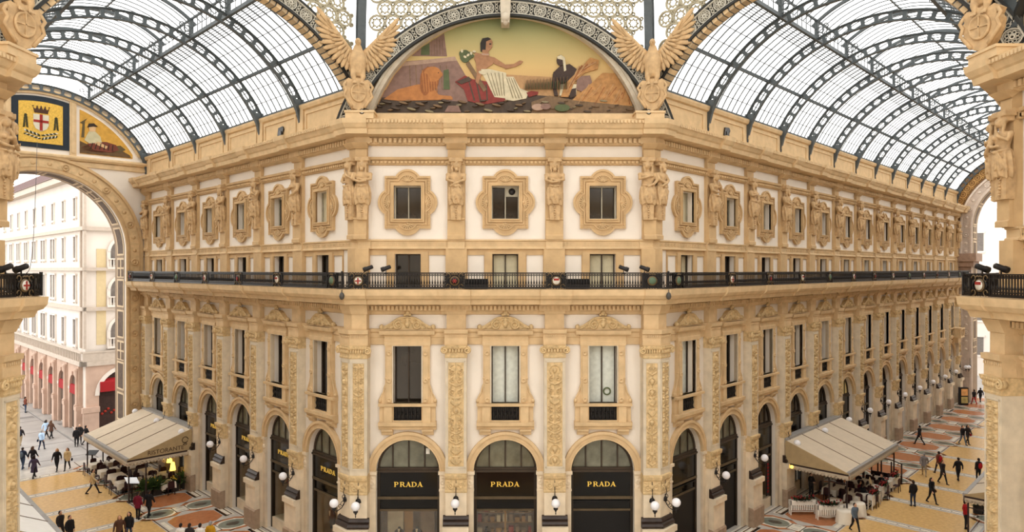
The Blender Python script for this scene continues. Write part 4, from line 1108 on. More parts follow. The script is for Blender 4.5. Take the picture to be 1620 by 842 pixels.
# outside paving
pave = mat('street paving', (150, 145, 140), rough=.45, var=.18, scale=.6)
mb = MB(); mb.box(-40, 60, 0, 90, -.35, -.02)
for i in range(9): mb.box(-6.9 + i * .0, 4.6, 2 + i * 6, 2.12 + i * 6, -.02, -.012, 1)
mb.box(4.5, 4.62, 0, 80, -.02, .0, 1); mb.box(4.62, 5.2, 8, 80, -.02, .08, 0)
for x, y in ((3.0, 22), (2.2, 30), (5.0, 16)): mb.box(x, x + 1.4, y, y + .9, -.02, -.005, 1)
thing('ground', 'grey stone street paving outside the short arm', 'paving', frl.__class__(NW.pt(0, 34).x, NW.pt(0, 34).y, NW.a), me=mb.mesh('ground', (pave, mat('dark paving joint', (118, 112, 108)))), kind='structure')
mb = MB(); mb.box(-40, 40, 0, 60, -.35, -.02)
thing('ground', 'bright street paving beyond the far arch', 'paving', Frame(NE.pt(0, REND + 3.5).x, NE.pt(0, REND + 3.5).y, NE.a), me=mb.mesh('ground_far', pave), kind='structure')

# ------------------------------------------------------------------ buildings outside
osw = mat('outside pale stone', (214, 204, 194), var=.06, scale=.5); osp = mat('outside pink stone', (186, 158, 140), var=.14, scale=1)
osg = mat('outside window grey', (112, 104, 98), var=.2); osr = mat('red awning canvas', (146, 22, 26), var=.08); ost = mat('outside roof tile', (84, 54, 50), var=.25, scale=6)
osc = mat('outside cornice stone', (184, 170, 156), var=.1); osy = mat('outside cream panel', (200, 180, 140), var=.05)
bx0, by0 = 5.95, 43.4        # corner in the NW frame
bf = Frame(NW.pt(bx0, by0).x, NW.pt(bx0, by0).y, NW.a, UP)
B = thing('street_building', 'bleached white palazzo with red-awning arcade seen through the street arch', 'building', bf)
mb = MB(); mb.box(0, 26, 0, 56, -.35, 24.2, 0)
body = link('walls', mb.mesh('walls', osw), B)
# ground arcade holes are built as recessed shopfront parts standing proud of the wall face
NB = 13; sp = 4.25; Y0 = 3.3
def street_bay(k):
    mb = MB(); y = Y0 + k * sp
    mb.box(-.25, .0, y - sp / 2, y - 1.25, GL, 6.2, 1); mb.box(-.25, 0, y + 1.25, y + sp / 2, GL, 6.2, 1)
    tmp = MB(); tmp.prism([(y + 1.25, 6.2), (y - 1.25, 6.2)] + [(y - 1.25 * math.cos(a), 3.75 + 1.25 * math.sin(a)) for a in [PI * i / 12 for i in range(13)]], 0, .25)
    for v in tmp.v: pass
    mb.add([(v[1] - .25, v[0], v[2]) for v in tmp.v], tmp.f, 1)
    mb.box(-.35, 0, y - sp / 2 - .3, y - sp / 2 + .3, GL, 6.2, 1); mb.lathe([(.24, 2.3), (.24, 2.4), (.15, 2.5), (.15, 5.4), (.24, 5.6), (.24, 5.8)], (-.42, y - sp / 2, 0), 12, m=1); mb.box(-.6, 0, y - sp / 2 - .42, y - sp / 2 + .42, 1.9, 2.3, 1); mb.box(-.3, 0, y - 1.5, y - 1.2, 3.5, 3.75, 0); mb.box(-.3, 0, y + 1.2, y + 1.5, 3.5, 3.75, 0); mb.box(-.55, 0, y - sp / 2 - .4, y - sp / 2 + .4, GL, 1.9, 1)
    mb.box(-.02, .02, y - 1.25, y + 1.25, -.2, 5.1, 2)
    mb.box(-.36, 0, y - .12, y + .12, 4.95, 5.3, 1)
    return mb
for k in range(NB):
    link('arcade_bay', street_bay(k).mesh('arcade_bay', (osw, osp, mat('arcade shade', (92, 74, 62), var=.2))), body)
    aw = MB(); y = Y0 + k * sp
    aw.prism([(0, 3.2), (0, 4.0), (-.2, 3.95), (-.24, 3.15)], y - 1.2, y + 1.2)
    link('red_awning', aw.mesh('red_awning', osr), B)
for k in range(NB):
    y = Y0 + k * sp
    for z, h, w in ((7.9, 2.4, .5), (12.2, 2.3, .4), (16.2, 2.0, .4), (20.2, 1.7, .4)):
        mb = MB()
        for q in ((0,) if z > 19 or k < 2 else (-.55, .55)):
            mb.lathe([(w, .0), (w, .06)], (0, y + q, z + h), 12, m=1, axis='x') if False else None
            mb.box(-.06, .02, y + q - w, y + q + w, z, z + h, 1)
            mb.box(-.14, 0, y + q - w - .12, y + q - w, z - .4, z + h, 0); mb.box(-.14, 0, y + q + w, y + q + w + .12, z - .4, z + h, 0); mb.box(-.2, 0, y + q - w - .2, y + q + w + .2, z - .25, z - .05, 0); mb.box(-.2, 0, y + q - w - .2, y + q + w + .2, z + h, z + h + .14, 0)
        link('window', mb.mesh('street_window', (osw, osg)), body)
mb = MB()
for z, p, h in ((6.1, .5, .4), (11.2, .3, .35), (14.95, .35, .3), (18.7, .35, .35), (23.6, .8, .7)):
    mb.box(-p, 0, -p, 56, z, z + h); mb.box(-p, 26, -p, 0, z, z + h)
for i in range(90):
    mb.box(-.45, -.35, .2 + i * .6, .35 + i * .6, 6.5, 7.3)
mb.box(-.5, -.3, -.3, 56, 7.3, 7.45); mb.box(-.3, 26, -.45, -.3, 7.3, 7.45); mb.box(-.3, 26, -.4, -.3, 6.5, 7.3)
for y in (-.15, 1.0): mb.box(-.22, 0, y - .15, y + .25, 7.7, 23.6)
link('cornices', mb.mesh('cornices', osc), body)
mb = MB(); mb.prism([(-.9, 24.2), (27, 24.2), (24, 26.4), (1.6, 26.4)], -.9, 57)
link('tiled_roof', mb.mesh('tiled_roof', ost), B)
# end face towards the arcade: wide arch with a red awning, balconied windows above
mb = MB(); cx = 3.35
for a, b in ((0, cx - 2.3), (cx + 2.3, 12)): mb.box(a, b, -.3, 0, GL, 6.2, 1)
arch = [(cx + 2.3, 6.2), (cx - 2.3, 6.2)] + [(cx - 2.3 * math.cos(a), 3.3 + 2.3 * math.sin(a)) for a in [PI * i / 16 for i in range(17)]]
mb.prism(arch, -.3, 0, m=1); mb.prism(ring2(2.3, 2.65, 0, PI, 18, cx, 3.3), -.42, -.3, m=0)
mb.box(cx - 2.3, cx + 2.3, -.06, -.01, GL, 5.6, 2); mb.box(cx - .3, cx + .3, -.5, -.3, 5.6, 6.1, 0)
mb.box(-.4, 1.05, -.6, -.3, 1.8, 2.3, 1); mb.box(-.3, 1.0, -.55, -.3, GL, 1.8, 1)

for i in range(16): mb.ball((cx - 2 + i * .26, -.1, 1.5 + .2 * ((i * 7) % 3)), (.14, .05, .12), 3, 6, 4)
link('end_arch', mb.mesh('end_arch', (osw, osp, mat('dark shop interior', (56, 36, 30), var=.3), mat('plain red display', (150, 40, 24)))), body)  # red display pieces are plain colour, without glow
mb = MB(); mb.prism([(0, 3.7), (0, 4.8), (-.45, 4.5), (-.45, 3.6)], 0, 4.5)
mb2 = MB(); mb2.add([(v[1] + cx - 2.25, v[0] - .05, v[2]) for v in mb.v], mb.f, 0)
link('red_awning', mb2.mesh('wide_red_awning', osr), B)
for z in (8.0, 11.9, 15.5):
    mb = MB()
    o = rect(0, 1.3, z, z + 2.0) ; top = [(cx + 1.3, z)] + [(cx + 1.3 * math.cos(a), z + 1.3 + 1.1 * math.sin(a)) for a in [PI * i / 12 for i in range(13)]] + [(cx - 1.3, z)]
    mb.prism(top, -.05, 0, m=1); mb.prism(ring2(1.3, 1.55, 0, PI, 14, cx, z + 1.2), -.2, 0, m=0)
    for s in (1, -1): mb.box(cx + s * 1.45 - .15, cx + s * 1.45 + .15, -.2, 0, z - .2, z + 1.3)
    for i in range(11): mb.box(cx - 1.3 + i * .26 - .05, cx - 1.3 + i * .26 + .05, -.3, -.2, z - .2, z + .5)
    mb.box(cx - 1.5, cx + 1.5, -.36, -.15, z + .5, z + .62); mb.box(cx - 1.6, cx + 1.6, -.4, 0, z - .4, z - .2)
    link('window', mb.mesh('arched_window', (osw, osg)), body)
mb = MB(); mb.box(.9, 1.7, -.04, 0, 8, 17, 0); link('cream_panel', mb.mesh('cream_panel', osy), body)
# far street front beyond the long arm
ff = Frame(NE.pt(0, REND + 24).x, NE.pt(0, REND + 24).y, NE.a)
F2 = thing('far_building', 'pale building in bright daylight beyond the far arch', 'building', ff)
mb = MB(); mb.box(-26, 30, 0, 12, 0, 24); link('walls', mb.mesh('far_walls', osw), F2)
for i in range(12):
    for z in (3, 8, 13, 18):
        mb = MB(); x = -22 + i * 4.2; mb.box(x - .6, x + .6, -.05, .02, z, z + 2.6, 1); mb.box(x - .8, x + .8, -.15, 0, z - .25, z, 0); mb.box(x - .8, x + .8, -.15, 0, z + 2.6, z + 2.85, 0)
        link('window', mb.mesh('far_window', (osw, osg)), F2)
# air vent in the right half of the middle lobed window
mb = MB(); mb.box(.03, .62, .24, .34, 18.72, 19.2, 0); mb.lathe([(.17, -.24), (.17, -.21), (.02, -.2)], (.33, 0, 18.97), 18, m=1, axis='y')
thing('air_vent', 'white air vent panel with a dark round fan in the middle lobed window', 'vent', MID, (0, 0, 0), mb.mesh('air_vent', (palewood, iron)))
# ------------------------------------------------------------------ statues of the upper storey
def statue_mesh(v):
    """bare-shouldered draped figure, crossed or folded arms, skirt gathered over a tapering herm"""
    mb = MB(); B = mb.ball; T = mb.tube
    tilt = (.0, .04, -.05, .03)[v]
    B((tilt, -.36, 3.52), (.15, .18, .21), n=14, rings=10)                           # head
    B((tilt, -.53, 3.5), (.03, .04, .05), n=8, rings=6); B((tilt, -.5, 3.42), (.05, .03, .02), n=8, rings=6)     # nose, lips
    B((tilt, -.33, 3.6), (.2, .2, .17), n=14, rings=8)                                 # hair mass
    for s in (1, -1):
        T([(tilt + s * .16, -.36, 3.6), (s * .2, -.34, 3.4), (s * .17, -.36, 3.22), (s * .2, -.4, 3.05)], [.07, .06, .055, .03], 8)
    if v in (0, 3): B((tilt, -.46, 3.3), (.1, .09, .13), n=10, rings=8)                  # beard
    T([(tilt, -.32, 3.4), (0, -.28, 3.15)], [.085, .1], 10)
    mb.lathe([(.1, 3.2), (.26, 3.14), (.36, 3.05), (.36, 2.9), (.31, 2.7), (.27, 2.5), (.29, 2.32), (.33, 2.15)], (0, -.24, 0), 16, sy=.62)
    if v in (1, 2):
        for s in (1, -1): B((s * .13, -.44, 2.88), (.1, .09, .1), n=10, rings=8)
    if v == 0: A1 = [[(.38, -.26, 3.0), (.42, -.38, 2.68), (.1, -.52, 2.62), (-.12, -.54, 2.7)], [(-.38, -.26, 3.0), (-.42, -.38, 2.66), (-.08, -.52, 2.5), (.16, -.54, 2.56)]]
    elif v == 1: A1 = [[(.38, -.26, 3.0), (.44, -.42, 2.7), (.2, -.56, 2.92), (.06, -.54, 3.16)], [(-.38, -.26, 3.0), (-.42, -.38, 2.62), (-.1, -.52, 2.5), (.12, -.54, 2.5)]]
    elif v == 2: A1 = [[(.38, -.26, 3.0), (.42, -.36, 2.62), (.22, -.5, 2.35), (.02, -.54, 2.28)], [(-.38, -.26, 3.0), (-.44, -.4, 2.7), (-.16, -.54, 2.78), (.06, -.54, 2.86)]]
    else: A1 = [[(.38, -.26, 3.0), (.42, -.4, 2.68), (.04, -.54, 2.46), (-.18, -.52, 2.34)], [(-.38, -.26, 3.0), (-.42, -.4, 2.68), (-.04, -.5, 2.5), (.18, -.5, 2.3)]]
    for a in A1:
        T(a, [.115, .095, .075, .05], 10); B(a[0], (.13, .12, .13), n=10, rings=8); h = Vector(a[3]); d = (Vector(a[3]) - Vector(a[2])).normalized()
        B(h, (.065, .05, .06), n=8, rings=6)
        for k in range(4): q = h + Vector((0, 0, .045 - .03 * k)); T([q, q + d * .12 + Vector((0, .0, -.02))], [.022, .016], 6)
        T([h + Vector((0, -.02, .04)), h + d * .05 + Vector((0, -.03, .09))], [.024, .016], 6)
    # skirt with folds
    n = 40; vs = []; fs = []
    rows = [(2.36, .32, .2, .012), (2.2, .37, .24, .03), (1.95, .4, .27, .045), (1.65, .39, .28, .055), (1.4, .36, .27, .06), (1.22, .33, .25, .055)]
    for z, rx, ry, f in rows:
        for i in range(n):
            a = 2 * PI * i / n; w = 1 + f / rx * math.cos(9 * a + z * 3)
            zz = z + (.06 * math.cos(6 * a) if z < 1.3 else 0) - .12 * abs(math.cos(a)) * (z < 2.0)
            vs.append((rx * w * math.cos(a), -.24 + ry * w * math.sin(a), zz))
    for k in range(len(rows) - 1):
        for i in range(n): j = (i + 1) % n; fs.append((k * n + i, k * n + j, k * n + n + j, k * n + n + i))
    fs += [tuple(range(n)), tuple(range((len(rows) - 1) * n, len(rows) * n))]
    mb.add(vs, fs, 0, True)
    for k in range(9):      # folds fanning out of the knot at the belt
        a = PI + (k + .5) * PI / 9; kx = .05 if v % 2 else 0
        T([(kx, -.5, 2.28), (kx + .2 * math.cos(a) + .02, -.52, 2.0), (.36 * math.cos(a), -.24 + .28 * math.sin(a) - .02, 1.45)], [.03, .035, .025], 6)
    for s in (1, -1): T([(s * .34, -.3, 2.34), (s * .15, -.5, 2.3), (0, -.53, 2.26)], [.04, .05, .05], 8)
    B((0, -.54, 2.26), (.08, .06, .09), n=8, rings=6)
    mb.box(-.26, .26, -.34, .0, 3.6, 3.88); mb.box(-.34, .34, -.42, 0, 3.8, 4.05)
    mb.v = [(x, y, 3.8 - (3.8 - z) * .79) for x, y, z in mb.v]
    return remesh(mb, 'statue', figstone, .024, 1)
herm = MB()
herm.prism([(-.24, .95), (.24, .95), (.3, 2.0), (-.3, 2.0)], -.34, .0)
for z, r in ((1.55, .06), (1.42, .05), (1.32, .07), (1.2, .05), (1.1, .04), (1.02, .03)): herm.ball((0, -.37, z), (r, .05, r * .7), n=8, rings=5)
quickring(herm, 0, 1.72, .1, .04, -.4, -.34, 12)
herm_me = herm.mesh('herm_shaft', figstone)
statues = [statue_mesh(v) for v in range(4)]
def statue(fr, x, y, v, label, group, sc_=1.):
    o = thing('caryatid', label, 'statue', fr, (x, y, 16.56), statues[v], group=group, scale=(sc_, 1, 1))
    link('herm_shaft', herm_me, o)
vs_ = ['bearded figure', 'woman touching her chin', 'veiled woman', 'bearded figure with crossed arms']
vn = ['bearded figure with arms folded over the chest', 'woman with one hand raised to her chin', 'veiled woman with one arm across the waist', 'bearded figure with forearms crossed low']
for i, x in enumerate((-2.42, 2.42)):
    statue(MID, x, -.12, (3, 0)[i], 'stone ' + vs_[(3, 0)[i]] + ' between mosaic-front windows, ' + ('nearer the short wing' if i == 0 else 'nearer the long wing'), 'caryatids of the middle front')
statue(MID, -6.98, -.3, 0, 'stone bearded figure on the middle-front face of the corner beside the short wing', 'caryatids of the middle front')
statue(LEFT, -.12, -.3, 1, 'stone woman on the short-wing face of the corner under the eagle', 'caryatids of the short wing')
statue(MID, 6.98, -.3, 2, 'stone veiled figure on the middle-front face of the corner beside the long wing', 'caryatids of the middle front')
statue(RIGHT, .12, -.3, 3, 'stone figure on the long-wing face of the corner under the eagle', 'caryatids of the long wing')
for i, t in enumerate(LP): v = (2, 1, 3, 0, 1, 2)[i]; statue(LEFT, -t, -.12, v, ORD[i] + ' statue after the corner on the short wing, a ' + vs_[v], 'caryatids of the short wing')
for i, t in enumerate(RP): v = (1, 2, 0, 1, 3, 2, 1, 0, 2, 3, 1, 2, 0)[i]; statue(RIGHT, t, -.12, v, ORD[i] + ' statue after the corner on the long wing, a ' + vs_[v], 'caryatids of the long wing')
statue(EAST, -6.98, -.3, 1, 'large pale veiled statue on the block at the picture edge beside the long vault', 'caryatids at the picture edges')
statue(EASTW, -.12, -.3, 2, 'statue turned into the long arm on the block at the picture edge', 'caryatids at the picture edges')
statue(WEST, 6.98, -.3, 1, 'large pale veiled statue at the picture edge below the coat-of-arms panel', 'caryatids at the picture edges')
statue(WESTW, .12, -.3, 0, 'statue turned into the short arm on the block at the picture edge', 'caryatids at the picture edges')

# eagles on shields
def eagle_parts():
    body = MB(); B = body.ball; T = body.tube
    body.lathe([(.1, 1.3), (.26, 1.42), (.34, 1.7), (.36, 1.95), (.3, 2.15), (.2, 2.35), (.14, 2.5)], (0, -.2, 0), 16, sy=.8)
    B((0, -.26, 2.62), (.13, .17, .15)); T([(0, -.4, 2.64), (0, -.5, 2.6), (0, -.53, 2.5)], [.06, .05, .02], 8)
    for s in (1, -1):
        T([(s * .16, -.22, 1.6), (s * .2, -.28, 1.3), (s * .15, -.3, 1.1)], [.15, .12, .07], 10)
        for k in (-1, 0, 1): T([(s * .15, -.32, 1.1), (s * .15 + k * .07, -.44, 1.04), (s * .15 + k * .08, -.48, .98)], [.04, .035, .02], 6)
    for k in range(5): T([(0, -.1, 1.4), ((k - 2) * .07, -.14, 1.1), ((k - 2) * .1, -.14, .95)], [.07, .06, .04], 8)
    bm_ = remesh(body, 'eagle_body', figstone, .022, 2)
    def wing(s):
        w = MB()
        sh = Vector((s * .22, -.12, 2.12)); tip = Vector((s * 1.2, .0, 3.0))
        w.tube([sh, (s * .5, -.2, 2.42), (s * .85, -.36, 2.8), (s * 1.25, -.55, 3.3)], [.15, .13, .1, .03], 8, flat=.6)
        for k in range(13):           # flight feathers
            t = k / 12; root = Vector((s * (.25 + .72 * t), -.1 - .32 * t, 2.1 + .8 * t)); ang = -PI / 2 + .05 + t * 2.35
            L = .62 + .45 * t; d = Vector((s * math.cos(ang) if s > 0 else -math.cos(ang), 0, math.sin(ang)))
            p = [root, root + d * L * .5 + Vector((0, -.02, 0)), root + d * L * .85, root + d * L]
            w.tube(p, [.07, .1, .09, .03], 6, flat=.35)
        for k in range(9):
            t = k / 8; root = Vector((s * (.22 + .6 * t), -.16 - .28 * t, 2.15 + .62 * t)); ang = -PI / 2 + t * 1.9; d = Vector((s * math.cos(ang), 0, math.sin(ang)))
            w.tube([root, root + d * .28, root + d * .42], [.06, .07, .03], 6, flat=.5)
        return w.mesh('eagle_wing', figstone)
    sh = MB()
    out = [(0, .0), (.2, .06), (.36, .28), (.5, .55), (.55, .8), (.47, .92), (.55, 1.08), (.4, 1.2), (.28, 1.16), (.15, 1.26), (0, 1.2)]
    full = out + [(-x, z) for x, z in out[::-1][1:-1]]
    sh.prism(full, -.32, .1)
    sh.lathe([(.36, .32), (.36, .4), (.3, .42), (.28, .36), (.02, .4)], (0, 0, .66), 24, axis='y', sx=.9)
    sh.box(-.02, .02, -.42, -.36, .36, .96); sh.box(-.28, .28, -.42, -.36, .64, .68)
    for s in (1, -1):
        sh.tube([(s * .5, -.3, 1.05), (s * .6, -.34, .9), (s * .5, -.36, .75), (s * .58, -.34, .55), (s * .42, -.34, .35), (s * .25, -.34, .12)], .06, 8)
    return bm_, wing(1), wing(-1), sh.mesh('shield', figstone)
eb, ew1, ew2, esh = eagle_parts()
for fr, x, lab in ((MID, -7.0, 'stone eagle with spread wings on a shield between lunette and short vault'), (MID, 7.0, 'stone eagle with spread wings on a shield between lunette and long vault'),
                   (EAST, -7.0, 'stone eagle and cross shield at the picture edge above the long-arm block'), (WEST, 7.0, 'stone eagle and cross shield at the picture edge above the coat of arms')):
    o = thing('eagle_sculpture', lab, 'statue', fr, (x * 1.02, -1.02, 22.68), rz=-math.copysign(PI / 8, x), group='eagles on the octagon corners', scale=(1.15, 1.0, 1.25))
    for n, me in (('body', eb), ('wing', ew1), ('wing', ew2), ('shield', esh)): link(n, me, o)
for i, (fr, x) in enumerate(((MID, -6.85), (MID, 6.85))):
    mb = MB(); mb.lathe([(.11, 0), (.13, .06), (.13, .2)], (0, 0, 0), 14, axis='y'); mb.lathe([(.085, .2), (.08, .23)], (0, 0, 0), 12, m=1, axis='y'); mb.bar((0, .1, -.1), (0, .1, -.3), .06)
    thing('small_spotlight', 'small round white-faced spotlight on the ledge below the ' + ('eagle nearer the coat of arms' if i == 0 else 'eagle nearer the long vault'), 'spotlight', fr, (x, -1.1, 22.62), mb.mesh('small_spotlight', (iron, whitem)))

# ------------------------------------------------------------------ balcony railings
crest_mats = [iron, mat('crest red', (150, 48, 40)), mat('crest white', (214, 208, 194)), mat('crest green', (92, 112, 88)), mat('crest gilt', (104, 84, 56), rough=.4)]
def crest(k):
    mb = MB(); y = -.03
    mb.box(-.44, .44, .015, .025, .03, .74, 0)
    mb.lathe([(.23, .0), (.23, .05), (.02, .06)], (0, 0, .38), 20, m=4, axis='y')
    for i in range(7):
        for j in range(6): quickring(mb, -.39 + i * .13, .07 + j * .13, .055, .035, -.01, .01, 8, 0)
    mb.lathe([(.17, .05), (.17, .08), (.01, .09)], (0, 0, .38), 20, m=(2, 0, 3, 2)[k], axis='y')
    if k == 0: mb.box(-.03, .03, -.11, -.08, .23, .53, 1); mb.box(-.14, .14, -.11, -.08, .35, .41, 1)
    if k == 1: [mb.bar((-.12 * math.cos(a), -.09, .38 - .12 * math.sin(a)), (.12 * math.cos(a), -.09, .38 + .12 * math.sin(a)), .035, 1) for a in (0, PI / 3, 2 * PI / 3)]
    if k == 3: mb.box(-.13, .13, -.11, -.08, .4, .5, 1)
    for s in (1, -1):
        for zz in (.12, .62): mb.tube([(s * (.3 + .1 * math.cos(a)), -.04, zz + .1 * math.sin(a)) for a in [i * .5 for i in range(11)]], .02, 5, m=4 if k != 2 else 0)
        mb.tube([(s * .26, -.04, .2), (s * .36, -.04, .38), (s * .26, -.04, .56)], .025, 6, m=0)
    mb.box(-.5, -.45, -.04, .04, 0, .76, 0); mb.box(.45, .5, -.04, .04, 0, .76, 0)
    for i in range(5): mb.ball((-.12 + i * .06, -.06, .68 + .02 * (i % 2)), .03, 4, 6, 4)
    return mb.mesh('crest', crest_mats)
crests = [crest(k) for k in (0, 1, 3, 2)]
def railpanel(L):
    mb = MB(); n = max(2, round(L / .13))
    mb.box(0, L, -.035, .035, .73, .78); mb.box(0, L, -.03, .03, .03, .06); mb.box(0, L, -.015, .015, .62, .64); mb.box(0, L, -.015, .015, .2, .22); mb.box(0, L, -.05, .05, 0, .035)
    for i in range(n):
        x = (i + .5) * L / n
        mb.box(x - .016, x + .016, -.016, .016, .03, .74)
        mb.lathe([(.016, .2), (.045, .28), (.028, .36), (.016, .46)], (x, 0, 0), 5); mb.lathe([(.012, .58), (.03, .62), (.012, .66)], (x, 0, 0), 5)
        quickring(mb, x + L / n / 2,   .12, .05, .035, -.015, .015, 8); quickring(mb, x + L / n / 2, .68, .035, .025, -.012, .012, 6)
    return mb.mesh('railing_panel', iron)
rp_cache = {}
def railing(fr, x0, x1, ps, ends, label, off=1.38, z=14.16, k0=0):
    o = thing('balcony_railing', label, 'railing', fr, (0, -off, z), group='wrought iron balcony railings')
    marks = sorted([x0] + [p for p in ps] + [x1])
    for i in range(len(marks) - 1):
        a = marks[i] + (.48 if marks[i] in ps else 0); b = marks[i + 1] - (.48 if marks[i + 1] in ps else 0)
        key = round(b - a, 2)
        if key < .1: continue
        if key not in rp_cache: rp_cache[key] = railpanel(b - a)
        link('railing_panel', rp_cache[key], o, (a, 0, 0))
    for i, p in enumerate(ps): link('crest', crests[(i + k0) % 4], o, (p, 0, 0))
    for x in (x0, x1): mb = MB(); mb.box(-.04, .04, -.04, .04, 0, .84); link('end_post', mb.mesh('end_post', iron), o, (x, 0, 0))
    return o
e = .414 * 1.38
railing(MID, -W / 2 - e, W / 2 + e, [-W / 2 + .2, -2.42, 2.42, W / 2 - .2], 0, 'black wrought iron balcony railing with painted crests below the lunette front', k0=0)
railing(LEFT, -LEND, e, sorted([-t for t in LP] + [-.3]), 0, 'black wrought iron railing along the short wing balcony', k0=1)
railing(RIGHT, -e, REND, [.3] + RP, 0, 'black wrought iron railing along the long wing balcony', k0=3)
railing(EAST, -W / 2 - e, W / 2, [-W / 2 + .3, -2.42, 2.42], 0, 'black wrought iron railing at the picture edge beside the long arm', k0=2)
railing(WEST, -W / 2, W / 2 + e, [-2.42, 2.42, W / 2 - .3], 0, 'black wrought iron railing at the picture edge beside the coat-of-arms side', k0=2)
railing(EASTW, -REND, e, [-t for t in RP][::-1] + [-.3], 0, 'railing along the hidden side of the long arm')
railing(WESTW, -e, LEND, [.3] + LP, 0, 'railing along the hidden side of the short arm')
# floodlights clamped to the rails, equipment boxes and hanging lamps
mb = MB()
M = Matrix.Rotation(math.radians(20), 4, 'Y')
t = MB(); t.lathe([(.1, -.34), (.14, -.3), (.14, .1), (.17, .14), (.17, .34), (.13, .35)], (0, 0, 0), 14, axis='x'); mb.merge(t, M)
mb.bar((0, 0, -.1), (0, 0, -.36), .05); mb.bar((-.12, 0, -.36), (.12, 0, -.36), .06)
flood = mb.mesh('floodlight', iron)
for fr, x, off, rz, lab in ((MID, -6.55, 1.3, PI, 'black cylindrical floodlight on the middle railing, first of the pair nearer the short wing'), (MID, -5.7, 1.3, PI, 'black floodlight on the middle railing, beside the dark balcony door'),
                       (MID, 5.65, 1.3, 0, 'black cylindrical floodlight on the middle railing, inner one of the pair nearer the long wing'), (MID, 6.65, 1.3, 0, 'black cylindrical floodlight on the middle railing, outer one of the pair nearer the long wing'),
                       (EAST, -7.0, 1.25, PI / 2, 'black floodlight on the picture-edge railing beside the long arm, nearer the street end'), (EAST, -6.1, 1.25, PI / 2, 'black floodlight on the picture-edge railing beside the long arm, cut by the frame'),
                       (WEST, 6.95, 1.25, PI / 2, 'black floodlight on the picture-edge railing beside the street view, wholly in sight'), (WEST, 6.2, 1.25, PI / 2, 'black floodlight on the picture-edge railing beside the street view, cut by the frame')):
    thing('floodlight', lab, 'floodlight', fr, (x, -off, 14.16 + .98), flood, group='floodlights on the balcony', rz=rz, scale=(.7, .7, .7))
for x, lab in ((-1.42, 'black equipment box behind the middle railing beside the red star crest'), (3.45, 'black equipment box behind the middle railing beside the red and white crest')):
    mb = MB(); mb.box(-.56, .56, -.16, .16, 0, .45); mb.box(-.5, -.02, -.18, -.16, .05, .4); mb.box(.02, .5, -.18, -.16, .05, .4); mb.box(-.58, .58, -.18, .18, .43, .47)
    thing('equipment_box', lab, 'box', MID, (x, -1.1, 14.16), mb.mesh('equipment_box', blackpanel))
for i, s in enumerate((-1, 1)):
    mb = MB(); mb.bar((0, 0, .3), (0, 0, .2), .03); mb.lathe([(.03, .2), (.09, .16), (.13, .02), (.1, -.1), (.03, -.15)], (0, 0, 0), 12); mb.bar((0, 0, .3), (0, .3, .3), .03)
    thing('hanging_lamp', 'small dark lamp hanging below the balcony corner nearer the ' + ('short wing' if i == 0 else 'long wing'), 'lamp', MID, (s * 7.72 , -1.66, 13.8), mb.mesh('hanging_lamp', mat('dark lamp metal', (70, 66, 60), rough=.4)))

# ------------------------------------------------------------------ globe lamps on scrolled brackets
opal = mat('opal glass globe', (232, 230, 232), rough=.15, var=0, emit=.0)
mb = MB()
mb.ball((0, -.62, 0), .215, n=20, rings=12); globe_me = mb.mesh('glass_globe', opal)
mb = MB()
mb.tube([(0, 0, -.05), (0, -.2, -.32), (0, -.45, -.42), (0, -.62, -.36), (0, -.62, -.26)], .022, 6)
mb.tube([(0, 0, .1), (0, -.1, .4), (0, -.03, .7), (0, .0, .95)], .018, 6)
mb.lathe([(.1, -.3), (.12, -.24), (.05, -.2)], (0, -.62, 0), 10); mb.lathe([(.0, -.56), (.03, -.5), (.02, -.42), (.06, -.34)], (0, -.62, 0), 8)
for r, y, z in ((.11, -.14, -.12), (.07, -.3, -.2), (.09, -.08, .2)): mb.tube([(0, y + r * math.cos(a), z + r * math.sin(a)) for a in [i * .5 for i in range(12)]], .016, 5)
mb.lathe([(.13, 0), (.13, .04), (.03, .1)], (0, 0, .05), 12, axis='y'); mb.tube([(-.14, -.02, .0), (0, -.08, -.04), (.14, -.02, 0)], .03, 6)
brk_me = mb.mesh('scroll_bracket', iron)
def globe(fr, x, y, lab):
    o = thing('globe_lamp', lab, 'lamp', fr, (x, y, 3.82), group='white globe lamps on the piers')
    link('glass_globe', globe_me, o); link('scroll_bracket', brk_me, o)
globe(MID, -2.42, -.46, 'white globe lamp on the pier between the first and second PRADA arches'); globe(MID, 2.42, -.46, 'white globe lamp on the pier between the second and third PRADA arches')
globe(MID, -7.12, -.82, 'white globe lamp on the front face of the corner pier beside the short wing'); globe(MID, 7.12, -.82, 'white globe lamp on the front face of the corner pier beside the long wing')
globe(LEFT, -.05, -.82, 'white globe lamp on the short-wing face of the corner pier'); globe(RIGHT, .05, -.82, 'white globe lamp on the long-wing face of the corner pier')
for i, t in enumerate(LP): globe(LEFT, -t, -.46, 'white globe lamp on the %s pier after the corner of the short wing' % ORD[i])
for i, t in enumerate(RP): globe(RIGHT, t, -.46, 'white globe lamp on the %s pier after the corner of the long wing' % ORD[i])
globe(frr, -5.9, -.3, 'white globe lamp on the pink end wall of the long arm')

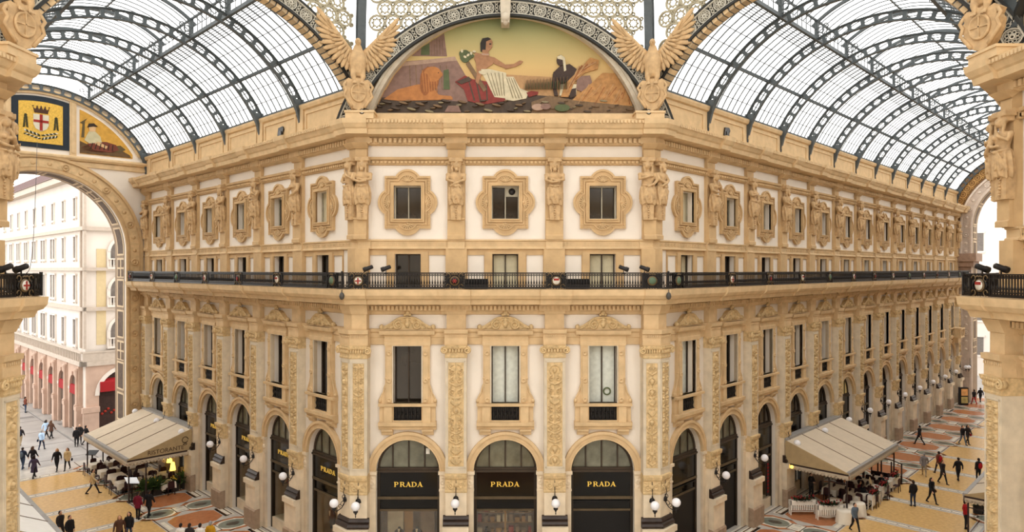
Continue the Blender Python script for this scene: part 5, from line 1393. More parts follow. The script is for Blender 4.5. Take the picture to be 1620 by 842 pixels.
# ------------------------------------------------------------------ shop fronts
def letter_mesh():
    """PRADA in thin-and-thick serif capitals"""
    mb = MB(); h = .24; x = 0; t = .05; th = .018; y0, y1 = -.03, 0
    def R(a, b, c, d): mb.box(a, b, y0, y1, c, d)
    def bowl(cx, w, z0, z1):
        n = 10; cz = (z0 + z1) / 2; rz = (z1 - z0) / 2
        o = [(cx + w * math.sin(a), cz + rz * math.cos(a)) for a in [PI * i / n for i in range(n + 1)]]
        inn = [(cx + (w - t) * math.sin(a), cz + (rz - th) * math.cos(a)) for a in [PI * i / n for i in range(n + 1)]]
        mb.prism(o + inn[::-1], y0, y1)
    def stem(a): R(a, a + t, 0, h); R(a - .025, a + t + .02, 0, th); R(a - .025, a + t, h - th, h)
    adv = .29
    stem(x); R(x + t, x + .09, h - th, h); R(x + t, x + .09, h * .42, h * .42 + th); bowl(x + .09, .1, h * .42, h)
    x += adv; stem(x); R(x + t, x + .09, h - th, h); R(x + t, x + .09, h * .46, h * .46 + th); bowl(x + .09, .1, h * .46, h)
    mb.prism([(x + .09, h * .5), (x + .14, h * .5), (x + .23, 0), (x + .17, 0)], y0, y1); R(x + .16, x + .25, 0, th)
    def Aa(a):
        mb.prism([(a - .0, 0), (a + .025, 0), (a + .12, h), (a + .1, h)], y0, y1); mb.prism([(a + .16, 0), (a + .22, 0), (a + .13, h), (a + .08, h)], y0, y1)
        R(a + .05, a + .17, h * .3, h * .3 + th); R(a - .03, a + .05, 0, th); R(a + .14, a + .25, 0, th)
    x += adv; Aa(x)
    x += adv; stem(x); R(x + t, x + .08, h - th, h); R(x + t, x + .08, 0, th); bowl(x + .08, .15, 0, h)
    x += adv; Aa(x)
    w = x + .24
    for i, v in enumerate(mb.v): mb.v[i] = (v[0] - w / 2, v[1], v[2])
    return mb.mesh('sign_lettering', gold)
prada = letter_mesh()
def fan_frame(mulls, m):
    mb = MB(); r = RA - .0
    mb.prism(ring2(r - .12, r + .02, 0, PI, 24, 0, ZSP), .28, .42)
    for x in mulls: mb.box(x - .035, x + .035, .3, .4, ZSP, ZSP + math.sqrt(r * r - x * x) - .03)
    mb.box(-r, r, .22, .42, ZSP - .04, ZSP + .1); mb.box(-r, r, .16, .42, ZSP - .12, ZSP - .02)
    return mb.mesh('fanlight_frame', m)
fan_dark = fan_frame((-.8, 0, .8), darkwood)
mb = MB(); mb.prism([(RA * math.cos(a), ZSP + RA * math.sin(a)) for a in [PI * i / 24 for i in range(25)]], .36, .4)
fan_pane = mb.mesh('fanlight_pane', fanglass); mb2 = MB(); mb2.merge(mb); fan_pane_d = mb2.mesh('fanlight_pane', glassdark)
fan_lit = mb2.mesh('fanlight_pane', mat('lit fanlight', (196, 170, 110), rough=.3, var=.4, scale=3, emit=.25))
mb = MB(); mb.box(-RA, RA, .26, .42, 3.72, 4.97); fascia_b = mb.mesh('fascia', blackfascia)
mb = MB(); mb.box(-RA, RA, .2, .42, 3.6, 3.74); mb.box(-RA, RA, .24, .4, 3.0, 3.1); trans = mb.mesh('transom', bronze)
mb = MB(); mb.box(-RA, RA, .3, .42, 3.08, 3.62); head = mb.mesh('blind_box', blackfascia)
mb = MB(); mb.box(-.07, .07, .22, .42, GL, 4.98)
sidef = mb.mesh('side_frame', mat('dark bronze frame', (44, 34, 24), rough=.4))
mb = MB(); mb.box(-RA, RA, .3, .42, GL, 3.05); mb.box(-RA, RA, .24, .34, 3.45, 3.5); hoard = mb.mesh('hoarding', blackpanel)
mb = MB(); mb.box(-RA + .1, RA - .1, .32, .34, .3, 3.02); dglass = mb.mesh('display_glass', clearglass)
mb = MB(); mb.box(-RA, RA, .24, .42, GL, .32); stallr = mb.mesh('stallriser', pierstone)
glowback = mat('glowing shop back wall', (226, 222, 226), var=.5, scale=1.3, emit=.5)  # wall glows by itself, standing in for brightness inside the far arches
mb = MB(); r_ = random.Random(9); mb.box(-1.6, 1.6, 1.4, 1.5, GL, 5.0, 0)
for i in range(40): x = r_.uniform(-1.4, 1.4); z = r_.uniform(0, 4.7); w = r_.uniform(.05, .25); h = r_.uniform(.1, .5); mb.box(x - w, x + w, 1.1, 1.35, z, z + h, 1 + i % 2)
mb.box(-1.6, 1.6, .9, 1.3, 2.9, 3.05, 1); mb.box(-1.65, -1.6, .4, 1.5, GL, 5, 1); mb.box(1.6, 1.65, .4, 1.5, GL, 5, 1); mb.box(-1.6, 1.6, .4, 1.5, 4.98, 5.03, 1)
litshop = mb.mesh('lit_interior', (glowback, mat('lit shop dark goods', (50, 40, 36)), mat('lit shop brown goods', (110, 90, 76))))
warmlight = mat('added display light', (255, 226, 170), var=0, emit=5)
def display(kind, seed):
    r = random.Random(seed); mb = MB()
    ms = [mat('display backdrop', (150, 122, 90) , var=.3, scale=1.2), mat('display dark goods', (34, 26, 22), var=.3), mat('display pale goods', (206, 186, 152)), mat('display red goods', (150, 50, 36)), warmlight, mat('display shelf gold', (160, 118, 62), metal=.4, rough=.3)]
    mb.box(-1.55, 1.55, 1.75, 1.8, 0, 3.0, 0); mb.box(-1.6, -1.55, .42, 1.8, 0, 3.0, 0); mb.box(1.55, 1.6, .42, 1.8, 0, 3.0, 0); mb.box(-1.55, 1.55, .42, 1.8, 3.0, 3.05, 1); mb.box(-1.6, 1.6, .42, 1.8, .0, .28, 2)
    for i in range(3): mb.box(-1.1 + i * 1.0 - .05, -1.1 + i * 1.0 + .05, .8, .9, 2.95, 3.0, 4)  # unseen ceiling spots, added to light the window display
    if kind == 0:
        for x0, x1, m in ((-1.2, -.4, 2), (-.35, .1, 5), (.5, 1.2, 0)): mb.box(x0, x1, 1.2, 1.24, .3, 2.9, m)
        for x in (-.55, .35):       # mannequin busts in dark jackets with white collars
            mb.lathe([(.17, 1.0), (.2, 1.3), (.25, 1.62), (.24, 1.8), (.08, 1.92), (.06, 2.0)], (x, .85, 0), 12, m=1, sy=.6); mb.prism([(x - .06, 1.95), (x + .06, 1.95), (x, 1.68)], .66, .7, m=2); mb.box(x - .02, x + .02, .83, .87, .28, 1.0, 5)
    else:
        for z in (.9, 1.5, 2.1, 2.6):
            mb.box(-1.4, 1.4, 1.1, 1.5, z, z + .03, 5)
            for i in range(9):
                x = -1.3 + i * .32; h = r.uniform(.15, .4); w = r.uniform(.06, .13); mb.box(x - w, x + w, 1.15, 1.4, z + .03, z + .03 + h, r.choice((1, 2, 3, 0, 5)))
        mb.box(-.05, .05, .7, .8, .3, 2.9, 5)
    return mb.mesh('display', ms)
disp = [display(0, 1), display(1, 2), display(1, 5)]
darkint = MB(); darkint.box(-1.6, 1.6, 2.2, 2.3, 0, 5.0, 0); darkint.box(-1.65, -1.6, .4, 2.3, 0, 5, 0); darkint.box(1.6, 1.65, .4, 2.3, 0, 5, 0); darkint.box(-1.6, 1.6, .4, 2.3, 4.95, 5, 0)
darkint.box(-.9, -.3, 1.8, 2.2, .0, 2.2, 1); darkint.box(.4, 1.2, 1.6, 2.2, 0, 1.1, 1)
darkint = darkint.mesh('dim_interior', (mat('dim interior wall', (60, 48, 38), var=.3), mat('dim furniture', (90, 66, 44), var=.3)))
def shop(fr, x, lab, kind, sign=True, fan=0, disp_i=0):
    o = thing('shopfront', lab, 'shop front', fr, (x, 0, 0), group='shop fronts in the arches')
    link('fanlight', fan_dark, o); link('fanlight_pane', (fan_pane, fan_pane_d, fan_lit)[fan], o)
    link('side_frame', sidef, o, (RA - .07, 0, 0)); link('side_frame', sidef, o, (-RA + .07, 0, 0)); link('transom', trans, o)
    if kind == 'lit':
        link('lit_interior', litshop, o); link('stallriser', stallr, o); return
    link('fascia', fascia_b, o); link('blind_box', head, o)
    if sign: link('sign_lettering', prada, o, (0, .26, 4.22))['label'] = 'gold PRADA letters'
    if kind == 'hoard': link('hoarding', hoard, o)
    else:
        link('display_glass', dglass, o); link('stallriser', stallr, o); link('display', disp[disp_i] if kind == 'display' else darkint, o)
shop(MID, -4.83, 'PRADA shop front with two mannequin busts in its window', 'display')
shop(MID, 0, 'PRADA shop front in the middle arch with glittering shelves', 'display', disp_i=1)
shop(MID, 4.83, 'PRADA shop front closed by a black hoarding', 'hoard')
for i, t in enumerate(LW):
    if i < 4: shop(LEFT, -t, 'PRADA shop front in the %s arch of the short wing from the corner' % ORD[i], 'display', disp_i=(0, 1, 2, 1)[i])
    else: shop(LEFT, -t, 'dark restaurant front behind the awning, %s arch of the short wing' % ORD[i], 'dark', sign=False)
for i, t in enumerate(RW):
    shop(RIGHT, t, 'black %s in the %s arch of the long wing from the corner' % (('hoarding' if i < 2 else 'shop front'), ORD[i]), 'hoard' if i < 2 else ('dark' if i in (3, 4, 5) else ('lit' if i > 5 else 'display')), sign=False, fan=0 if i < 2 else (2 if i == 5 else 1), disp_i=2 if i > 5 else 1)
shop(EAST, -4.83, 'shop front at the picture edge beside the long arm', 'dark', sign=False); shop(WEST, 4.83, 'shop front at the picture edge beside the street view', 'dark', sign=False)
mb = MB(); mb.box(-.22, .22, -.02, .02, 0, 2.3)
r_ = random.Random(2)
for i in range(9): mb.box(-.12, .1 + .04 * (i % 2), -.03, -.02, .2 + i * .22, .32 + i * .22, 1)
thing('red_banner', 'narrow dark banner with red marks in the third arch of the long wing', 'banner', RIGHT, (T0 + 2 * S + .9, .2, .5), mb.mesh('red_banner', (blackpanel, osr)))
# light strips on the black hoardings, balcony pulpit at the far end of the long wing
mb = MB(); mb.box(-.9, .9, -.9, 0, 7.3, 7.5); mb.box(-.9, .9, -.95, 0, 8.25, 8.4)
for x in (-.85, 0, .85): mb.box(x - .06, x + .06, -.92, -.8, 7.5, 8.3)
mb.box(-.85, -.8, -.9, 0, 7.5, 8.3); mb.prism([(-.6, 6.7), (.6, 6.7), (.8, 7.3), (-.8, 7.3)], -.6, 0)
thing('small_balcony', 'small projecting stone balcony near the far end of the long wing', 'balcony', RIGHT, (RW[12] + 1.2, -.1, 0), mb.mesh('small_balcony', ochre2))

mb = MB(); mb.tube([(.17 * math.cos(a), 0, .17 * math.sin(a)) for a in [i * PI / 8 for i in range(16)]], .035, 6, close=True)
thing('wreath', 'small green wreath hanging in the curtained tall window nearest the long wing', 'wreath', MID, (5.1, .3, 8.98), mb.mesh('wreath', mat('wreath green', (96, 104, 70), var=.4, scale=20)))
mb = MB(); mb.box(-.09, .09, -.01, .01, -.14, .14)
thing('paper_notice', 'white sheet of paper stuck inside the first PRADA fanlight', 'paper', MID, (-3.88, .33, 5.98), mb.mesh('paper_notice', whitem))
# ------------------------------------------------------------------ restaurants
canvas = mat('beige awning canvas', (202, 186, 162), rough=.85, var=.06, scale=2); canvas_d = mat('awning seam', (120, 100, 84), rough=.8)
canvas_side = mat('awning side canvas', (176, 152, 112), rough=.85, var=.1); whitecan = mat('white awning canvas', (246, 244, 238), rough=.85, var=.03)
awngrey = mat('awning front bar', (150, 146, 140), rough=.5); awndark = mat('awning dark bar', (50, 34, 30), rough=.5)
def awning(fr, x0, x1, p1, z0, z1, lab, closed, nseam=3, p0=.5, top=None):
    """sloping canvas from the wall out to p1; closed: x of the closed side panel"""
    o = thing('awning', lab, 'awning', fr)
    mb = MB(); L = math.hypot(p1 - p0, z0 - z1)
    mb.add([(x0, -p0, z0), (x1, -p0, z0), (x1, -p1, z1), (x0, -p1, z1), (x0, -p0, z0 - .06), (x1, -p0, z0 - .06), (x1, -p1, z1 - .06), (x0, -p1, z1 - .06)],
           [(0, 1, 2, 3), (7, 6, 5, 4), (0, 4, 5, 1), (1, 5, 6, 2), (2, 6, 7, 3), (3, 7, 4, 0)])
    for i in range(1, nseam + 1):
        x = x0 + (x1 - x0) * i / (nseam + 1); mb.bar((x, -p0, z0 + .02), (x, -p1, z1 + .02), .03, 1)
    link('canvas_top', mb.mesh('canvas_top', (top or canvas, canvas_d)), o)
    mb = MB(); mb.box(x0, x1, -p1 - .1, -p1 + .12, z1 - .1, z1 + .06, 0); mb.box(x0, x1, -p1 - .1, -p1 - .06, z1 - .3, z1 - .1, 1)
    n = int((x1 - x0) / .2)
    for i in range(n):
        x = x0 + (i + .5) * (x1 - x0) / n; mb.lathe([(.1, .07), (.1, .1)], (x, -p1, z1 - .3), 10, m=1, axis='y')
    mb.box(x0, x1, -p0 - .1, -.1, z0 - .15, z0 + .1, 0)
    link('front_valance', mb.mesh('front_valance', (awngrey, canvas)), o)
    for x in ((x0, x1) if closed is None else (closed,)):
        mb = MB(); t = MB(); t.prism([(-p0, z0), (-p1, z1), (-p1, z1 - .1), (-p0, z1 - .1)], x - .02, x + .02)
        mb.add([(v[1], v[0], v[2]) for v in t.v], t.f, 0)
        mb.box(x - .04, x + .04, -p1, -p0, z1 - .16, z1 - .06, 1)
        n = int((p1 - p0) / .2)
        mb.box(x - .02, x + .02, -p1, -p0, z1 - .35, z1 - .14, 2)
        for i in range(n): mb.lathe([(.1, x - .02), (.1, x + .02)], (0, -p0 - (i + .5) * (p1 - p0) / n, z1 - .35), 10, m=2, axis='x')
        link('side_panel', mb.mesh('side_panel', (canvas_side, awndark, canvas)), o)
    mb = MB()
    for x in (x0 + .15, x1 - .15): mb = MB(); mb.box(x - .04, x + .04, -p1 + .1, -p1 + .18, GL, z1 - .05); mb.bar((x, -p1 + .14, 1.9), (x, -p1 + 1.2, 1.9), .05); mb.box(x - .04, x + .04, -p1 + 1.15, -p1 + 1.23, GL, z1 + .2); link('awning_post', mb.mesh('awning_post', awndark), o)
    return o
aw1 = awning(LEFT, -30.0, -20.1, 4.6, 4.0, 2.62, 'large beige restaurant awning with RISTORANTE on its side, on the short wing', -20.1)
aw2 = awning(RIGHT, 15.1, 25.0, 4.35, 4.0, 2.62, 'large beige restaurant awning on the long wing', 15.1)
aw3 = awning(WESTW, 7.0, 19.5, 3.85, 4.4, 2.7, 'pale awning at the lower picture corner on the hidden side of the short arm', None, top=whitecan)
aw4 = awning(EASTW, -25.5, -15.3, 4.4, 4.0, 2.62, 'beige awning cut by the picture-edge pier of the long arm', None)
# lettering on the side of the left awning (faces along the wing, towards the octagon)
def text_mesh(s, size, m, name='lettering'):
    cu = bpy.data.curves.new(name, 'FONT'); cu.body = s; cu.size = size; cu.extrude = .004; cu.align_x = 'CENTER'
    o = bpy.data.objects.new('tmp', cu); COL.objects.link(o); dg = bpy.context.evaluated_depsgraph_get(); dg.update()
    me = bpy.data.meshes.new_from_object(o.evaluated_get(dg)); bpy.data.objects.remove(o); bpy.data.curves.remove(cu)
    me.materials.clear(); me.materials.append(m); me.name = name; return me
dkletter = mat('dark brown lettering', (74, 52, 38), rough=.7)
link('lettering', text_mesh('RISTORANTE', .4, dkletter), aw1, (-20.07, -2.2, 2.68), (PI / 2, 0, PI / 2))
mb = MB(); mb.tube([(0, .2 * math.cos(a), .2 * math.sin(a)) for a in [i * .45 for i in range(14)]], .025, 5); mb.tube([(0, .12 * math.cos(a), -.3 + .06 * math.sin(a)) for a in [i * .5 for i in range(13)]], .02, 5)
link('emblem', mb.mesh('emblem', dkletter), aw1, (-20.07, -.95, 3.3))

cloth = mat('white tablecloth', (232, 222, 204), rough=.9, var=.04); chairm = mat('dark red chair', (52, 20, 20), rough=.6, var=.2); chairb = mat('dark brown chair', (48, 30, 24), rough=.6)
pot = mat('planter box dark', (52, 44, 38)); leafm = mat('planter leaves', (70, 92, 42), rough=.6, var=.5, scale=9); leafd = mat('dark planter leaves', (46, 60, 34), rough=.6, var=.5, scale=9); flower = mat('yellow flowers', (206, 170, 50)); flowerr = mat('red flowers', (140, 40, 36))
wood_w = mat('white painted trough', (226, 218, 204))
def cloth_mesh(a, b, h=.75, drop=.28, diamond=False):
    mb = MB(); N = 24; vs = []; fs = []
    for k, (f, z) in enumerate(((1, h), (1.02, h - .02), (1.05, h - drop * .6), (1.08, h - drop))):
        for i in range(N):
            t = 2 * PI * i / N; c, s_ = math.cos(t), math.sin(t); q = 1 / max(abs(c), abs(s_)); 
            w = 1 + (.03 * math.cos(6 * t) if k > 1 else 0); corner = (abs(c * s_) * 2) ** 3
            vs.append((a * f * c * q * w, b * f * s_ * q * w, z - (corner * .16 if k == 3 else 0)))
    for k in range(3):
        for i in range(N): j = (i + 1) % N; fs.append((k * N + i, k * N + j, k * N + N + j, k * N + N + i))
    fs.append(tuple(range(N))); mb.add(vs, fs, 0, False); return mb
def table_meshes(a, b):
    mb = MB(); mb.box(-a, a, -b, b, .71, .745); top = mb.mesh('tabletop', chairb)
    mb = MB(); mb.lathe([(.28, 0), (.26, .03), (.04, .06), (.035, .7)], (0, 0, 0), 12); ped = mb.mesh('table_pedestal', iron)
    return top, ped, cloth_mesh(a + .02, b + .02).mesh('tablecloth', cloth)
TM = table_meshes(.42, .42); TM2 = table_meshes(.75, .42)
mb = MB(); mb.lathe([(.03, .0), (.004, .01), (.004, .08), (.035, .12), (.04, .17), (.03, .2)], (.12, .1, 0), 8, m=0); mb.lathe([(.03, .0), (.004, .01), (.004, .08), (.035, .12), (.04, .17), (.03, .2)], (-.14, -.1, 0), 8, m=0)
mb.lathe([(.11, 0), (.13, .015)], (0, -.2, 0), 14, m=1); mb.lathe([(.11, 0), (.13, .015)], (0, .22, 0), 14, m=1); mb.lathe([(.04, 0), (.045, .1), (.02, .13)], (.02, .02, 0), 8, m=2)
setting = mb.mesh('table_setting', (mat('wine glass', (120, 90, 60), rough=.1), whitem, mat('dark bottle', (40, 30, 26), rough=.2)))
mb = MB(); mb.box(-.22, .22, -.22, .22, .42, .46); seat_me = mb.mesh('seat', chairm)
mb = MB(); mb.prism([(-.22, .48), (.22, .48), (.2, .9), (.1, .96), (-.1, .96), (-.2, .9)], .18, .22); back_me = mb.mesh('backrest', chairm)
leg_me = []
for sx, sy in ((1, 1), (1, -1), (-1, 1), (-1, -1)):
    mb = MB(); mb.bar((sx * .2, sy * .2, .42), (sx * .22, sy * .22, 0), .035); leg_me.append(mb.mesh('leg', chairb))
def chair(fr, x, y, rz, lab, grp):
    o = thing('restaurant_chair', lab, 'chair', fr, (x, y, 0), group=grp, rz=rz)
    link('seat', seat_me, o); link('backrest', back_me, o)
    for m in leg_me: link('leg', m, o)
def table(fr, x, y, lab, grp, big=False, rz=0, k=4, set_=True):
    T = TM2 if big else TM
    o = thing('restaurant_table', lab, 'table', fr, (x, y, 0), group=grp, rz=rz)
    link('tabletop', T[0], o); link('pedestal', T[1], o); link('tablecloth', T[2], o)['label'] = 'white tablecloth'
    d = .62
    c, s_ = math.cos(rz), math.sin(rz); w = .95 if big else .62
    for (dx, dy, r) in ((0, .62, 0), (0, -.62, PI), (w + .02, 0, -PI / 2), (-w - .02, 0, PI / 2))[:k]:
        chair(fr, x + dx * c - dy * s_, y + dx * s_ + dy * c, r + rz, 'dark red chair at a white-clothed table, ' + grp, 'chairs ' + grp)
def frame_xy(fr, wp):
    v = fr.M.inverted() @ Vector((wp[0], wp[1], 0)); return v.x, v.y
def ground(px_, py_, z=0.):
    """point of the floor (or of the plane z) seen at a picture position; used to stand things where the photo has them"""
    th = -.0069; u = (px_ - 801.3) / 1085.5; w = (H - z) * 1085.5 / (py_ - 425.9)
    X, Y = u * w, w
    return (X * math.cos(th) - Y * math.sin(th), X * math.sin(th) + Y * math.cos(th))
tl = [(152.8, 733), (178.5, 729), (168, 743.6), (190, 739), (187, 752, 1), (195.6, 761.7), (213.6, 737), (234.5, 744, 1), (222, 757), (246, 753), (265, 747), (264, 762)]
desc = ['outermost corner table beside the dark lectern', 'table in the outer row, second from the lectern', 'front row table nearest the lectern', 'second-row table near the lectern', 'long table in the front row', 'front row table beside the menu board',
        'table deep under the awning at its outer end', 'long table in the middle under the awning', 'middle table behind the menu board', 'inner table behind the big plants', 'innermost table near the yellow lamps', 'inner table beside the flower pots']
for i, t in enumerate(tl):
    x, y = frame_xy(LEFT0, ground(t[0], t[1], .75)); table(LEFT0, x, y, 'white-clothed ' + desc[i] + ', short wing restaurant', 'under the short wing awning', len(t) > 2, 0, 4)
tr = [(1384, 769), (1366, 781), (1386, 755), (1402, 758), (1352, 762), (1318, 770, 1), (1340, 774), (1350, 783), (1368, 760)]
desc = ['table beside the open menu card', 'front table left of the open menu card', 'rear table near the outer awning edge', 'outermost table near the black screen', 'middle table under the awning', 'long table deep under the awning', 'table behind the round white tables', 'table just behind the tall round tables', 'table in the second row from the promenade']
for i, t in enumerate(tr):
    x, y = frame_xy(RIGHT0, ground(t[0], t[1], .75)); table(RIGHT0, x, y, 'white-clothed ' + desc[i] + ', long wing restaurant', 'under the long wing awning', len(t) > 2, 0, 4)
mb = MB(); n = 28; vs = []; fs = []
for r, z in ((.0, .78), (.42, .78), (.44, .74), (.46, .4), (.5, .02)):
    for i in range(n): a = 2 * PI * i / n; rr = r * (1 + (.06 * math.cos(9 * a) if z < .7 else 0)); vs.append((rr * math.cos(a), rr * math.sin(a), z))
for k in range(4):
    for i in range(n): j = (i + 1) % n; fs.append((k * n + i, k * n + j, k * n + n + j, k * n + n + i))
mb.add(vs, fs, 0, True); round_me = mb.mesh('round_table', cloth)
for (x_, y_), lab in zip(((1356.7, 796), (1343.4, 801), (1336, 808), (1321, 791), (1305, 797)), ('tallest-looking round table in a floor-length white cloth, nearest the promenade', 'middle round table in a floor-length white cloth', 'round table in a floor-length white cloth directly behind the man in the grey-blue hoodie', 'small round white-clothed table behind the second flower trough, farther one', 'small round white-clothed table behind the second flower trough, nearer one')):
    x, y = frame_xy(RIGHT0, ground(x_, y_, .75)); thing('round_table', lab, 'table', RIGHT0, (x, y, 0), round_me, group='round white tables by the long wing restaurant')
def plant_mesh(w, h, n, seed, mats, fl=0):
    r = random.Random(seed); mb = MB()
    for i in range(n):
        a = r.uniform(0, 2 * PI); e_ = r.uniform(.2, 1.25); L = h * r.uniform(.5, 1.05); x0, y0 = r.uniform(-w, w) * .6, r.uniform(-.12, .12)
        d = Vector((math.cos(a) * math.cos(e_), math.sin(a) * math.cos(e_), math.sin(e_))); sd = Vector((-math.sin(a), math.cos(a), 0)) * r.uniform(.03, .06) * (1 + h)
        b = Vector((x0, y0, 0)); m_ = b + d * L * .55; t_ = b + d * L + Vector((0, 0, -L * .15))
        mb.add([b, m_ + sd, t_, m_ - sd], [(0, 1, 2, 3)], 0)
    for i in range(fl): mb.ball((r.uniform(-w, w), r.uniform(-.15, .15), h * r.uniform(.4, .8)), .05, 1, 6, 4)
    return mb.mesh('foliage', mats)
pl_big = plant_mesh(.25, 1.1, 70, 1, (leafm, flower), 3); pl_small = plant_mesh(.3, .7, 60, 2, (leafd, flower), 12); pl_row = plant_mesh(.75, .4, 130, 3, (leafd, flowerr), 22)
mb = MB(); mb.prism([(-.24, 0), (.24, 0), (.3, .55), (-.3, .55)], -.25, .25); potm = mb.mesh('pot', pot)
def potted(fr, px_, py_, lab, fol, h=.55):
    x, y = frame_xy(fr, ground(px_, py_)); o = thing('potted_plant', lab, 'plant', fr, (x, y, 0)); link('pot', potm, o); link('foliage', fol, o, (0, 0, .5)); return o
potted(LEFT0, 232, 786, 'tall leafy potted plant right behind the menu board', pl_big); potted(LEFT0, 247, 783, 'tall leafy potted plant behind the couple in dark red and black', pl_big)
potted(LEFT0, 275, 777, 'square planter with orange and yellow flowers beside the restaurant', pl_small); potted(LEFT0, 293, 772, 'square planter with tall green leaves against the granite pier', pl_big)
def trough(fr, px_, py_, rz, lab):
    x, y = frame_xy(fr, ground(px_, py_)); o = thing('flower_trough', lab, 'planter', fr, (x, y, 0), rz=rz, group='white flower troughs round the long wing restaurant')
    mb = MB(); mb.box(-.85, .85, -.15, .15, .62, .9)
    for s in (1, -1):
        for q in (1, -1): mb.box(s * .8 - .03, s * .8 + .03, q * .12 - .03, q * .12 + .03, 0, .9)
        mb.box(-.8, .8, s * .12 - .015, s * .12 + .015, .2, .24)
    n = 12
    for i in range(n): mb.box(-.75 + i * .136 - .05, -.75 + i * .136 + .03, -.17 - .01 * (i % 2), -.15, .3, .64, 0)
    link('trough', mb.mesh('trough', wood_w), o); link('foliage', pl_row, o, (0, 0, .85))
trough(RIGHT0, 1270, 814, PI / 4 * -1.0, 'white flower trough on the floor nearest the pier with the yellow lamp'); trough(RIGHT0, 1313, 822, -PI / 4, 'white flower trough beside the round white tables')
for i, (a, b) in enumerate(((1383, 802), (1398, 788), (1415, 773))): trough(RIGHT0, a, b, .0, ('nearest', 'middle', 'farthest')[i] + ' white flower trough along the promenade edge of the long wing restaurant')
# menu board, lectern, screen, lamps
x, y = frame_xy(LEFT0, ground(209, 794)); o = thing('menu_board', 'lit white menu board on a dark stand beside the short wing restaurant', 'menu board', LEFT0, (x, y, 0), rz=PI / 4)
mb = MB(); mb.box(-.25, .25, -.2, .2, 0, .05); mb.box(-.03, .03, -.03, .03, .05, 1.2); mb.bar((-.38, 0, 1.15), (.38, 0, 1.15), .05); link('stand', mb.mesh('stand', iron), o)
mb = MB(); mb.obox((0, -.02, 1.42), (Vector((1, 0, 0)), Vector((0, .8, .6)), Vector((0, -.6, .8))), (.8, .03, .6)); link('lit_panel', mb.mesh('lit_panel', mat('lit menu panel', (226, 232, 236), var=0, emit=.7)), o)
x, y = frame_xy(LEFT0, ground(146, 745)); o = thing('lectern_stand', 'dark lectern at the outer corner of the short wing restaurant', 'lectern', LEFT0, (x, y, 0), rz=PI / 4)
mb = MB(); mb.box(-.35, .35, -.25, .25, 0, .05); mb.box(-.04, .04, -.04, .04, .05, 1.3); link('stand', mb.mesh('stand', iron), o)
mb = MB(); mb.obox((0, 0, 1.38), (Vector((1, 0, 0)), Vector((0, .9, .43)), Vector((0, -.43, .9))), (.75, .55, .05)); link('desk_top', mb.mesh('desk_top', blackpanel), o)
ylamp = mat('lamp glow yellow', (255, 206, 84), var=0, emit=3.5)
for i, (t, p) in enumerate(((23.6, .75), (21.4, 1.3), (24.9, .7))):
    o = thing('table_lantern', 'glowing yellow shaded lamp under the short wing awning, ' + ('middle one' , 'nearest the flower pots', 'farthest in')[i], 'lamp', LEFT0, (-t, -p, 0))
    mb = MB(); mb.lathe([(.15, 0), (.13, .04), (.02, .08), (.02, 1.35)], (0, 0, 0), 10); link('stand', mb.mesh('stand', iron), o)
    mb = MB(); mb.lathe([(.2, 1.3), (.11, 1.85)], (0, 0, 0), 14); link('lamp_shade', mb.mesh('lamp_shade', ylamp), o)
o = thing('wall_lamp', 'pair of yellow glowing bulbs on the granite pier beside the long wing awning', 'lamp', RIGHT, (15.5 - .3, -.9, 2.3))
mb = MB(); mb.bar((-.15, .0, 0), (.15, 0, 0), .03); mb.bar((0, 0, 0), (0, .3, 0), .03); link('bracket', mb.mesh('bracket', iron), o)
for s in (-1, 1): mb = MB(); mb.ball((s * .15, -.03, .06), .1); link('bulb', mb.mesh('bulb', ylamp), o)
x, y = frame_xy(RIGHT0, ground(1402, 762)); mb = MB()
for i in range(4): xx = -1.0 + i * .66; mb.box(xx - .04, xx + .04, -.04, .04, 0, 1.5)
mb.box(-1.04, 1.02, -.03, .03, .0, .1); mb.box(-1.04, 1.02, -.03, .03, .55, .62); mb.tube([(-1.0 + i * .2, 0, 1.45 + .18 * math.sin(PI * i / 10)) for i in range(11)], .04, 6); mb.box(-1.04, 1.02, -.02, .02, .1, .55)
thing('wooden_screen', 'dark arched wooden screen at the outer end of the long wing restaurant', 'screen', RIGHT0, (x, y, 0), mb.mesh('wooden_screen', awndark), rz=PI / 2)
x, y = frame_xy(RIGHT0, ground(1377, 789)); o = thing('menu_card', 'cream open menu card propped on a stand beside the long wing tables', 'menu', RIGHT0, (x, y, 0))
mb = MB(); mb.box(-.03, .03, -.03, .03, 0, 1.0); mb.box(-.2, .2, -.15, .15, 0, .03); link('stand', mb.mesh('stand', iron), o)
mb = MB(); mb.obox((0, 0, 1.15), (Vector((.7, 0, -.7)), Vector((0, .8, .6)), Vector((.7, 0, .7))), (.7, .03, .3)); link('card', mb.mesh('card', mat('cream card', (232, 216, 176))), o)
x, y = frame_xy(RIGHT0, ground(1524, 641)); o = thing('display_case', 'tall dark kiosk with two lit posters at the far end of the long wing', 'kiosk', RIGHT0, (x, y, 0), rz=PI / 4 * -1)
mb = MB(); mb.box(-.45, .45, -.2, .2, 0, 2.0); link('case', mb.mesh('case', blackpanel), o)
mb = MB(); mb.box(-.36, .36, -.23, -.2, 1.1, 1.85, 0); mb.box(-.36, .36, -.23, -.2, .25, .95, 1); link('poster', mb.mesh('poster', (mat('orange poster', (196, 140, 84), var=.5, scale=2, emit=.3), mat('cream poster', (170, 150, 90), var=.6, scale=2, emit=.2))), o)
potted(RIGHT0, 1548, 812, 'round dark shrub in a pot beside the picture-edge awning', pl_small)
